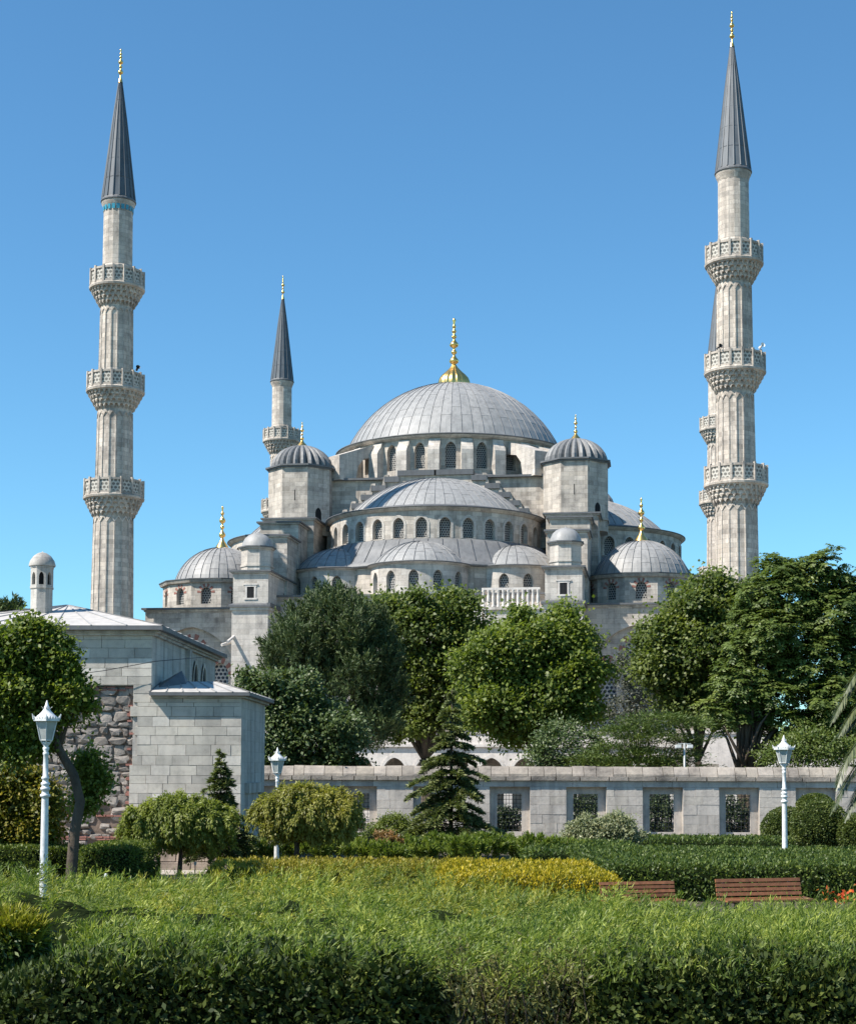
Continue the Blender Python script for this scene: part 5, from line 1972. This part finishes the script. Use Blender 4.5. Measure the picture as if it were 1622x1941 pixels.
def canopy(x, y):
    z = np.interp(y, C_Y, C_Z)
    r = x / np.maximum(y, 1)
    # the planting is a crowd of low mounded bushes
    dome = np.zeros_like(x)
    for bx, by, br in BUSH:
        d2 = ((x - bx) ** 2 + ((y - by) * .9) ** 2) / br ** 2
        dome = np.maximum(dome, np.sqrt(np.clip(1 - d2, 0, 1)) * (.75 + .25 * np.sin(bx * 9)))
    lump = .05 * np.sin(x * 6.3 + y * 3.7) * np.sin(y * 5.1 - x * 2.2) + .04 * np.sin(x * 3.1 - y * 1.9 + 1.0)
    z = z + (dome * .50 - .40) * np.interp(y, [9.2, 10.3, 11.5], [.0, .25, 1.0]) + lump * np.interp(y, [9, 12], [.6, 1.0])
    # taller arching bushes with shaded fronts, and the hollows before them
    for bx, by, br, bh in BIG:
        d2 = ((x - bx) / br) ** 2 + ((y - by) / (br * .8)) ** 2
        z = z + bh * np.clip(1 - d2, 0, 1) ** .35
        z = z - .17 * np.exp(-(((x - bx) / (br * 1.1)) ** 2 + ((y - by + br * 1.25) / .7) ** 2))
    z = z - .42 * np.exp(-(((r + .255) / .05) ** 2 + ((y - 11.2) / 1.6) ** 2))
    # benches stand in the open strip on the right
    open_ = 1 / (1 + np.exp(-(y - 28.5) * 2.2)) / (1 + np.exp(-(r - .085) * 90))
    return z * (1 - open_) + (np.array([ground_z(v) for v in y]) + .02) * open_


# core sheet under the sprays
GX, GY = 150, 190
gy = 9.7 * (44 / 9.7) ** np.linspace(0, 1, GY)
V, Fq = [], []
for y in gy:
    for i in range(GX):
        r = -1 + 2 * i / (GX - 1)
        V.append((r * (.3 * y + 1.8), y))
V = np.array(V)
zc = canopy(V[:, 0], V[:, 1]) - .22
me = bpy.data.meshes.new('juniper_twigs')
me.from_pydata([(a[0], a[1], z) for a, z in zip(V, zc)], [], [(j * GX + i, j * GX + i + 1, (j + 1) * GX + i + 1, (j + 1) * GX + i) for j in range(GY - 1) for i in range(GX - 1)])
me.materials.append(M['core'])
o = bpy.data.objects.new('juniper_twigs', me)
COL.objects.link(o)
tag(o, 'twigs beneath the spreading juniper sprays, coloured dark for the shade there', 'juniper', None, 'stuff')


def sprays(name, label, n, ylo, yhi, rlo, rhi, m, seed, L, W, k=5, sel=None, lean=(.42, .10), yb=1.0):
    rng = np.random.default_rng(seed)
    n0 = n // 9          # tufts of nine sprays each, dark gaps between the tufts
    n = n0
    u = rng.random(n)
    y = ylo * (yhi / ylo) ** (u ** yb)
    r = rng.uniform(rlo, rhi, n)
    if rhi > .31:      # the bed goes on a little beyond the view on both sides
        r = r / .32 * (.29 + 1.5 / y)
    x = r * y
    keep = np.ones(n, bool)
    op = (y > 28) & (r > .095)
    keep &= ~op
    if sel is not None:
        keep &= sel(x, y, rng)
    # near flanks thinned so that the dark core stands in for their shade
    slope = (canopy(x, y + .12) - canopy(x, y - .12)) / .24
    keep &= ~((slope > .45) & (rng.random(n) < .22))
    x, y = x[keep], y[keep]
    n = len(x)
    z = canopy(x, y) - rng.random(n) ** 1.5 * .15
    h_ = .12
    gx = (canopy(x + h_, y) - canopy(x - h_, y)) / (2 * h_)
    gyy = (canopy(x, y + h_) - canopy(x, y - h_)) / (2 * h_)
    D = unit(np.stack([-gx * .9, -gyy * .9, np.ones(n)], 1))
    D = unit(D + rng.normal(0, .48, (n, 3)) + np.array([lean[0], lean[1], -.1]))
    D[:, 2] = np.abs(D[:, 2])
    # each bush has its own tint
    best, bid = np.full(n, 9.0), np.zeros(n, int)
    for j, (bx, by, br) in enumerate(BUSH):
        d2 = ((x - bx) ** 2 + (y - by) ** 2) / br ** 2
        w_ = d2 < best
        best[w_], bid[w_] = d2[w_], j
    btone = np.random.default_rng(5).normal(0, .15, len(BUSH))
    sc = np.interp(y, [9, 14, 20, 44], [.52, .72, 1.0, 1.35]) * rng.uniform(.6, 1.35, n)
    T9 = np.tile(np.linspace(-.2, 1, 9), n)
    D0 = np.repeat(D, 9, 0)
    P0 = np.repeat(np.stack([x, y, z], 1), 9, 0) + D0 * (T9 * np.repeat(sc, 9) * L * 1.25)[:, None]
    P0 += rng.normal(size=P0.shape) * (L * .26 * (1.1 - .6 * np.clip(T9, 0, 1)))[:, None]
    P0[:, 2] -= L * .35 * np.clip(T9, 0, 1) ** 2
    D = unit(D0 + rng.normal(0, .33, D0.shape))
    ctone = np.repeat(rng.normal(0, .13, n), 9)
    sc = np.repeat(sc, 9) * rng.uniform(.7, 1.2, n * 9)
    x, y, bid = P0[:, 0], P0[:, 1], np.repeat(bid, 9)
    n = n * 9
    tone = ctone + .10 * T9 + rng.normal(0, .10, n) + btone[bid]
    P = np.repeat(P0, k, 0)
    T = np.broadcast_to(np.linspace(.12, .95, k), (n, k)) + rng.normal(0, .05, (n, k))
    Dk = np.repeat(D, k, 0)
    S = np.repeat(sc, k)
    Dk = unit(Dk + np.array([.10, .03, -.25]) * (T.ravel() ** 2)[:, None])
    P = P + Dk * (T.ravel() * L * S)[:, None]
    side = unit(np.cross(Dk, unit(rng.normal(size=(n, 3))).repeat(k, 0)))
    sg = np.tile(np.where(np.arange(k) % 2, 1.0, -1.0), n)
    A = unit(Dk + side * (sg * .38)[:, None] + rng.normal(0, .12, P.shape))
    N = unit(rng.normal(size=P.shape) + np.array([-.45, -.28, .6]))
    rr = np.clip(.45 + np.repeat(tone, k) + rng.normal(0, .15, n * k), 0, 1)
    o = leaf_object(name, P, A, N, L * .62 * S * (1.15 - .6 * T.ravel()) * rng.uniform(.6, 1.2, n * k), W * S ** .5, M[m], None, None, rr, .05)
    tag(o, label, 'juniper', None, 'stuff')
    return o


def is_yellow(x, y, rng):
    r = x / y
    f = .5 * np.sin(x * 1.1 + 2 + y * .35) + .5 * np.sin(y * .8 - x * .45)
    band = np.exp(-((y - 33) / 10) ** 2) * 1.5 * (r < .09) * (r > -.19) + .35 * np.exp(-((y - 20) / 4) ** 2)
    return rng.random(len(x)) < np.clip(band + f * .22 - .12, 0, .92)


sprays('juniper_sprays', 'spreading green juniper sprays filling the front of the garden', 108000, 9.12, 44, -.32, .32, 'jun', 101, .145, .0112, 5, lambda x, y, g: ~((y < 12.6) & (x / y < -.228)))
sprays('yellow_juniper_sprays', 'yellow green juniper sprays among the greener junipers', 54000, 12.0, 44, -.30, .12, 'jun_y', 102, .145, .0115, 5, is_yellow)
sprays('long_grass_blades', 'tall thin grass blades growing out of the junipers before the benches', 1800, 21, 28, .06, .30, 'jun', 103, .24, .014, 3, None, (.1, 0))

# near clipped fronts
def near_left(P):
    Q = P.copy()
    t = np.clip((-1.9 - Q[:, 0]) / 1.0, 0, 1)
    Q[:, 2] -= t ** 1.5 * .34 * (Q[:, 2] > 1.0)
    t2 = np.clip((Q[:, 0] + .25) / .35, 0, 1)
    Q[:, 2] -= t2 ** 2 * .16
    Q[:, 1] += t2 ** 2 * .35
    return Q


hedge('front_hedge', 'nearest dark clipped hedge filling the bottom left of the view', 'hedge', -4.6, .10, 9.12, 10.4, 1.90, .22, 3700, .058, .026, 'hedge_n', 104, 'clipped hedges nearest the viewer', z0=1.1, amp=.06, deep=1.0, shape=near_left, back=False)


def near_right(P):
    Q = P.copy()
    t = np.clip((1.25 - Q[:, 0]) / .5, 0, 1)
    Q[:, 2] -= t ** 2 * .13
    Q[:, 1] += t ** 2 * .3
    return Q


hedge('front_hedge', 'nearest dark clipped hedge filling the bottom right of the view', 'hedge', .92, 4.8, 9.17, 10.5, 1.885, .22, 3700, .058, .026, 'hedge_n', 105, 'clipped hedges nearest the viewer', z0=1.1, amp=.06, deep=1.0, shape=near_right, back=False)
# scraggly shrub between them, with bare brown stems
rng = np.random.default_rng(106)
b = (.47, 9.85, ground_z(9.85))
root = thing('scraggly_shrub', 'thin brownish shrub in the gap between the two nearest hedges', 'shrub', b)
PP, AA, NN = [], [], []
mb = MB()
for k in range(120):
    x0, y0 = rng.uniform(-.42, .62), rng.uniform(-.45, .5)
    d = unit(np.array([rng.normal(.05, .25), rng.normal(-.1, .25), 1.0]))
    h = rng.uniform(.40, .70)
    p0 = np.array([b[0] + x0, b[1] + y0, b[2]])
    mb.tube([Vector(p0) - Vector(b), Vector(p0 + d * h * .6 + np.array([rng.normal(0, .02), 0, 0])) - Vector(b), Vector(p0 + d * h) - Vector(b)], [.008, .006, .003], 4, cap=False)
    n = 95
    t = rng.random(n) ** .7
    P = p0 + d * (h * t)[:, None] + rng.normal(0, .05, (n, 3))
    PP.append(P)
    AA.append(unit(d + rng.normal(0, .55, (n, 3))))
    NN.append(unit(rng.normal(size=(n, 3)) + np.array([0, -.6, .5])))
P, A, N = (np.concatenate(q) for q in (PP, AA, NN))
kk = P[:, 2] > rng.normal(1.45, .12, len(P))
leaf_object('leaves', P, A, N, .05 * rng.uniform(.6, 1.3, len(P)), .014, M['brown'], root, b)
obj('stems', mb, M['bark'], root)
# dark shrub with yellow tips at the left edge
b = at(20, 1800, 11.4)
b = Vector((b.x, 11.4, ground_z(11.4)))
lob = px_lobes([(10, 1790, 60, 50), (40, 1800, 40, 40)], 11.4)
root = thing('yellow_tipped_shrub', 'small dark shrub with bright yellow tips at the left edge of the junipers', 'shrub', tuple(b))
crown('leaves', lob, 107, M['hedge'], 260, 40, .045, .05, .022, 'broad', root, tuple(b), inner=80, up=.05)
lob = px_lobes([(10, 1762, 58, 22), (45, 1775, 30, 20)], 11.3)
crown('tips', lob, 108, M['jun_y'], 200, 26, .05, .08, .014, 'plume', root, tuple(b), up=.05)
mb = MB()
mb.tube([(0, 0, 0), (0.02, 0, .35)], [.03, .02], 6)
obj('stems', mb, M['bark'], root)
# red flowers
rng = np.random.default_rng(110)
for i, (px, py, Y, n, lb) in enumerate(((1606, 1700, 31, 60, 'red flowers at the right edge beside the right bench'), (1408, 1804, 11.2, 14, 'small red blossom in the green sprays at lower right'))):
    c = at(px, py, Y)
    s_ = .13 if i == 0 else .025
    sx = np.array([2.2, 1, .8]) if i == 0 else np.array([1, 1, 1.6])
    P = np.array(c) + rng.normal(size=(n, 3)) * s_ * sx
    b = (c.x, c.y, ground_z(Y))
    root = thing('red_flower', lb, 'flower', b, 0)
    leaf_object('petals', P, sph(rng, n), sph(rng, n), .10 if i == 0 else .035, .07 if i == 0 else .022, M['flower'], root, b)
    mb = MB()
    for q in P[:12]:
        mb.tube([(q[0] - b[0], q[1] - b[1], 0), tuple(Vector(q) - Vector(b))], [.006, .004], 4)
    obj('stems', mb, M['hedge_l'], root)

# ------------------------------------------------------------------ palm at the right edge
PY_ = 38.0
pc = at(1745, 1330, PY_)
pb = Vector((pc.x, PY_, ground_z(PY_)))
palm = thing('palm_tree', 'palm with long drooping fronds reaching in at the right edge', 'palm', tuple(pb))
mb = MB()
H = pc.z - pb.z
zz = [k / 14 for k in range(15)]
mb.tube([(0.02 * math.sin(t * 7), 0, -.2 + t * (H + .2)) for t in zz], [.30 - .05 * t + .02 * (k % 2) for k, t in enumerate(zz)], 12)
obj('trunk', mb, M['bark'], palm)
rng = np.random.default_rng(120)
FR = []
for k in range(26):
    FR.append((rng.uniform(0, 2 * PI), rng.uniform(.1, 1.0), rng.uniform(1.7, 2.3)))
SEEN = [((1745, 1330), (1690, 1268), (1640, 1272), (1600, 1315), (1572, 1378)), ((1745, 1330), (1700, 1262), (1660, 1250), (1622, 1270), (1598, 1320)),
        ((1745, 1340), (1700, 1300), (1650, 1310), (1612, 1350), (1588, 1400)), ((1745, 1345), (1700, 1370), (1650, 1410), (1605, 1475), (1572, 1548)),
        ((1745, 1345), (1700, 1385), (1655, 1440), (1622, 1500), (1600, 1560)), ((1745, 1340), (1695, 1350), (1640, 1385), (1600, 1440), (1584, 1500))]
FR += [(None, i, 0) for i in range(len(SEEN))]
for a, el, ln in FR:
    d = np.array([math.cos(a or 0), math.sin(a or 0), 0])
    ts = np.linspace(0, 1, 12)
    rad = ln * (ts * math.cos(el * .6) * .95)
    zz = ln * (ts * math.sin(el) * .9 - ts ** 2 * .75)
    pts = np.stack([d[0] * rad, d[1] * rad, H + zz], 1)
    if a is None:
        q = np.array([tuple(at(*s_, PY_ - .15 * i_ - .1 * el) - pb) for i_, s_ in enumerate(SEEN[el])])
        pts = np.stack([np.interp(ts, np.linspace(0, 1, 5), q[:, i_]) for i_ in range(3)], 1)
        pts[1:-1] = (pts[:-2] + pts[1:-1] * 2 + pts[2:]) / 4
    mb = MB()
    mb.tube([Vector(p) for p in pts], [.03 * (1 - t) + .006 for t in ts], 4, cap=False)
    fr = obj('frond', mb, M['hedge_l'], palm)
    n = 84
    tt = np.repeat(np.linspace(.12, .99, n), 2)
    sg = np.tile([1, -1], n)
    P = np.stack([np.interp(tt, ts, pts[:, i]) for i in range(3)], 1)
    T = unit(np.stack([np.gradient(pts[:, i]) for i in range(3)], 1))
    Tn = unit(np.stack([np.interp(tt, ts, T[:, i]) for i in range(3)], 1))
    side = unit(np.cross(Tn, np.array([0, 0, 1.0])))
    A = unit(Tn * .9 + side * sg[:, None] * .75 + np.array([0, 0, -.35]) + rng.normal(0, .07, P.shape))
    N = unit(np.cross(side, Tn) + side * sg[:, None] * .4)
    lf = leaf_object('leaflets', P, A, N, (.46 * np.sin(np.clip(tt * 1.05, 0, 1) * PI) ** .5 + .06) * .9, .036, M['palm'], fr, None)
    lf['kind'] = 'stuff'


# ------------------------------------------------------------------ lamp posts
LS = .79


def lamp(label, px, top_py, Y, H=4.62 * .79):
    top = at(px, top_py, Y)
    b = (top.x, Y, top.z - H)
    root = thing('street_lamp', label, 'lamp post', b, R(12), 'white lamp posts in the garden')
    root.scale = (LS, LS, LS)
    mb = MB()
    mb.lathe([(.098, -1.6), (.098, .1), (.098, .35), (.09, 1.6), (.086, 2.15), (.086, 2.2), (.125, 2.22), (.125, 2.27), (.085, 2.29), (.085, 2.37), (.12, 2.39), (.12, 2.44), (.09, 2.46), (.09, 2.5), (.11, 2.52), (.11, 2.56), (.075, 2.58), (.075, 2.64), (.1, 2.66), (.1, 2.7), (.066, 2.74), (.062, 3.25), (.075, 3.27), (.075, 3.31), (.05, 3.34), (.08, 3.4), (.08, 3.44), (.05, 3.47), (.1, 3.54), (.11, 3.58), (.0, 3.59)], 16)
    obj('post', mb, M['white'], root)
    mb = MB()
    hexa = lambda r, z: [(r * math.sin(k * PI / 3), -r * math.cos(k * PI / 3), z) for k in range(6)]
    a, c = hexa(.165, 3.62), hexa(.285, 4.10)
    for k in range(6):
        mb.tube([a[k], c[k]], .014, 4, smooth=False)
        mb.tube([a[k], a[(k + 1) % 6]], .014, 4, smooth=False)
        mb.tube([(a[k][0] * .9, a[k][1] * .9, 3.62), (a[k][0] * .5, a[k][1] * .5, 3.52)], .02, 4, smooth=False)
    mb.prism([p[:2] for p in hexa(.36, 0)], 4.10, 4.15)
    for k in range(6):      # pierced crown
        p, q = hexa(.36, 4.15)[k], hexa(.36, 4.15)[(k + 1) % 6]
        for i in range(5):
            t0, t1, t2 = i / 5, (i + .5) / 5, (i + 1) / 5
            L = lambda t, z, o=1.0: ((p[0] + (q[0] - p[0]) * t) * o, (p[1] + (q[1] - p[1]) * t) * o, z)
            mb.face([L(t0, 4.15), L(t2, 4.15), L(t1, 4.235, 1.06)])
        mb.tube([p, (p[0] * 1.12, p[1] * 1.12, 4.28)], [.024, .006], 5, smooth=False)
    mb.lathe([(.30, 4.15), (.27, 4.2), (.19, 4.27), (.12, 4.34), (.085, 4.39), (.09, 4.405), (.06, 4.42), (.07, 4.45), (.045, 4.50), (.012, 4.62), (0, 4.625)], 12)
    for k in range(6):
        t = k * PI / 3
        f = cyl(.075, t)
        mb.face([f(-.035, 4.40, 0), f(.035, 4.40, 0), f(0, 4.475, -.09)])
    obj('lantern_frame', mb, M['white'], root)
    mb = MB()
    a, c = hexa(.158, 3.625), hexa(.277, 4.099)
    for k in range(6):
        k2 = (k + 1) % 6
        mb.face([a[k], a[k2], c[k2], c[k]])
    mb.face(a[::-1])
    obj('lantern_glass', mb, M['frost'], root)
    return root


lamp('white lamp post in front of the leaning tree trunk, nearest of the lamps', 89, 1328, 31.7)
lamp('white lamp post rising through the bronze mop headed tree', 526, 1417, 50)
lamp('white lamp post before the garden wall beside the clipped ball bushes', 1485, 1394, 45.6)

# floodlight pole behind the wall
fp = at(1297, 1450, 86)
fb_ = thing('floodlight_pole', 'thin grey pole with two small white floodlights above the wall coping', 'floodlight', (fp.x, 86, -.4))
zt = at(1297, 1409, 86).z + .4
mb = MB()
mb.tube([(0, 0, 0), (0, 0, zt)], .055, 8)
mb.box(-.36, .36, -.02, .02, zt - .05, zt - .01)
obj('pole', mb, M['frost'], fb_)
for sx in (-.34, .28):
    mb = MB()
    T = Matrix.Translation((sx, -.08, zt - .2)) @ Matrix.Rotation(R(-25), 4, 'X')
    mb.box(-.15, .15, -.08, .08, -.09, .09, 0, T)
    mb.box(-.13, .13, -.09, -.081, -.07, .07, 1, T)
    obj('floodlight', mb, [M['white'], M['frost']], fb_)

# ------------------------------------------------------------------ benches
def bench(label, pxl, pxr, pyl, pyr, Y):
    """slatted bench seen from the front, turned a little to the right."""
    L_ = at(pxl, pyl, Y)
    Rr = at(pxr, pyr, Y + .55)
    ax = Vector((Rr.x - L_.x, .55, 0))
    w = ax.length
    ang = math.atan2(ax.y, ax.x)
    zt = (L_.z + Rr.z) / 2
    c = (L_ + Rr) / 2
    zg = zt - .84
    root = thing('park_bench', label, 'bench', (c.x, c.y, zg), ang, 'wooden benches before the dark hedge')
    # local: x along, -y towards the sitter's front
    for i in range(4):
        z0 = .49 + i * .092
        y0 = .085 * (z0 - .45) / .4 * 1.0
        mb = MB()
        T = Matrix.Translation((0, y0, z0 + .04)) @ Matrix.Rotation(R(-13), 4, 'X')
        mb.box(-w / 2, w / 2, -.018, .018, -.034, .034, 0, T)
        obj('back_slat', mb, M['wood'], root)
    for i in range(4):
        mb = MB()
        mb.box(-w / 2 - .02, w / 2 + .02, -.52 + i * .125, -.41 + i * .125, .41 + .006 * i, .445 + .006 * i)
        obj('seat_slat', mb, M['wood'], root)
    for sx in (-w / 2 + .22, w / 2 - .22):
        mb = MB()
        mb.box(sx - .03, sx + .03, -.46, -.38, -.3, .405)
        mb.box(sx - .03, sx + .03, -.06, .02, -.3, .405)
        mb.box(sx - .03, sx + .03, -.5, .02, .37, .408)
        T = Matrix.Translation((sx, .09, .62)) @ Matrix.Rotation(R(-13), 4, 'X')
        mb.box(-.025, .025, -.012, .03, -.24, .2, 0, T)
        obj('leg_frame', mb, M['iron'], root)


bench('red brown slatted bench nearer the golden juniper, partly behind grass', 1138, 1279, 1676, 1668, 36.2)
bench('red brown slatted bench alone before the long dark hedge on the right', 1358, 1518, 1668, 1664, 33.0)

# small things of the garden
c = at(572, 1588, 61)
sg_ = thing('standing_board', 'small blue board standing in the shade under the bronze mop headed tree', 'board', (c.x, 61, ground_z(61)), R(20))
mb = MB()
z0 = c.z - ground_z(61)
T = Matrix.Translation((0, 0, z0)) @ Matrix.Rotation(R(-14), 4, 'Y') @ Matrix.Rotation(R(-18), 4, 'X')
mb.box(-.19, .19, -.012, .012, -.3, .3, 0, T)
obj('panel', mb, M['bluep'], sg_)
mb = MB()
for sx in (-.24, .24):
    mb.tube([(sx - .12, -.1, -.05), (sx * .8 + .05, .05, z0 + .35)], .022, 5)
    mb.tube([(sx, .35, -.05), (sx * .8 + .05, .05, z0 + .35)], .022, 5)
obj('legs', mb, M['iron'], sg_)
for i, (px, py, Y, lb) in enumerate(((73, 1663, 41, 'small pale garden spotlight left of the left lamp post base'), (200, 1664, 41, 'small pale garden spotlight before the boxy clipped hedge'), (370, 1640, 49, 'small white spotlight under the yellow green mop headed tree'))):
    c = at(px, py, Y)
    g_ = thing('garden_spotlight', lb, 'spotlight', (c.x, Y, ground_z(Y)), 0, 'small spotlights in the planting')
    z0 = c.z - ground_z(Y)
    mb = MB()
    mb.tube([(0, 0, -.05), (0, 0, z0)], .015, 6)
    obj('stake', mb, M['iron'], g_)
    mb = MB()
    mb.lathe([(.02, z0 - .02), (.04, z0 + .02), (.045, z0 + .08), (.03, z0 + .1), (0, z0 + .105)], 10)
    obj('lamp_head', mb, M['white'], g_)
# thin cable hanging across the building front
mb = MB()
pts = [(-3.3, -.35, 6.0), (-1.6, -.3, 6.22), (.15, -.2, 6.55), (1.2, 4.0, 7.0)]
mb.tube(pts, .012, 4)
obj('cable', mb, M['iron'], bld)
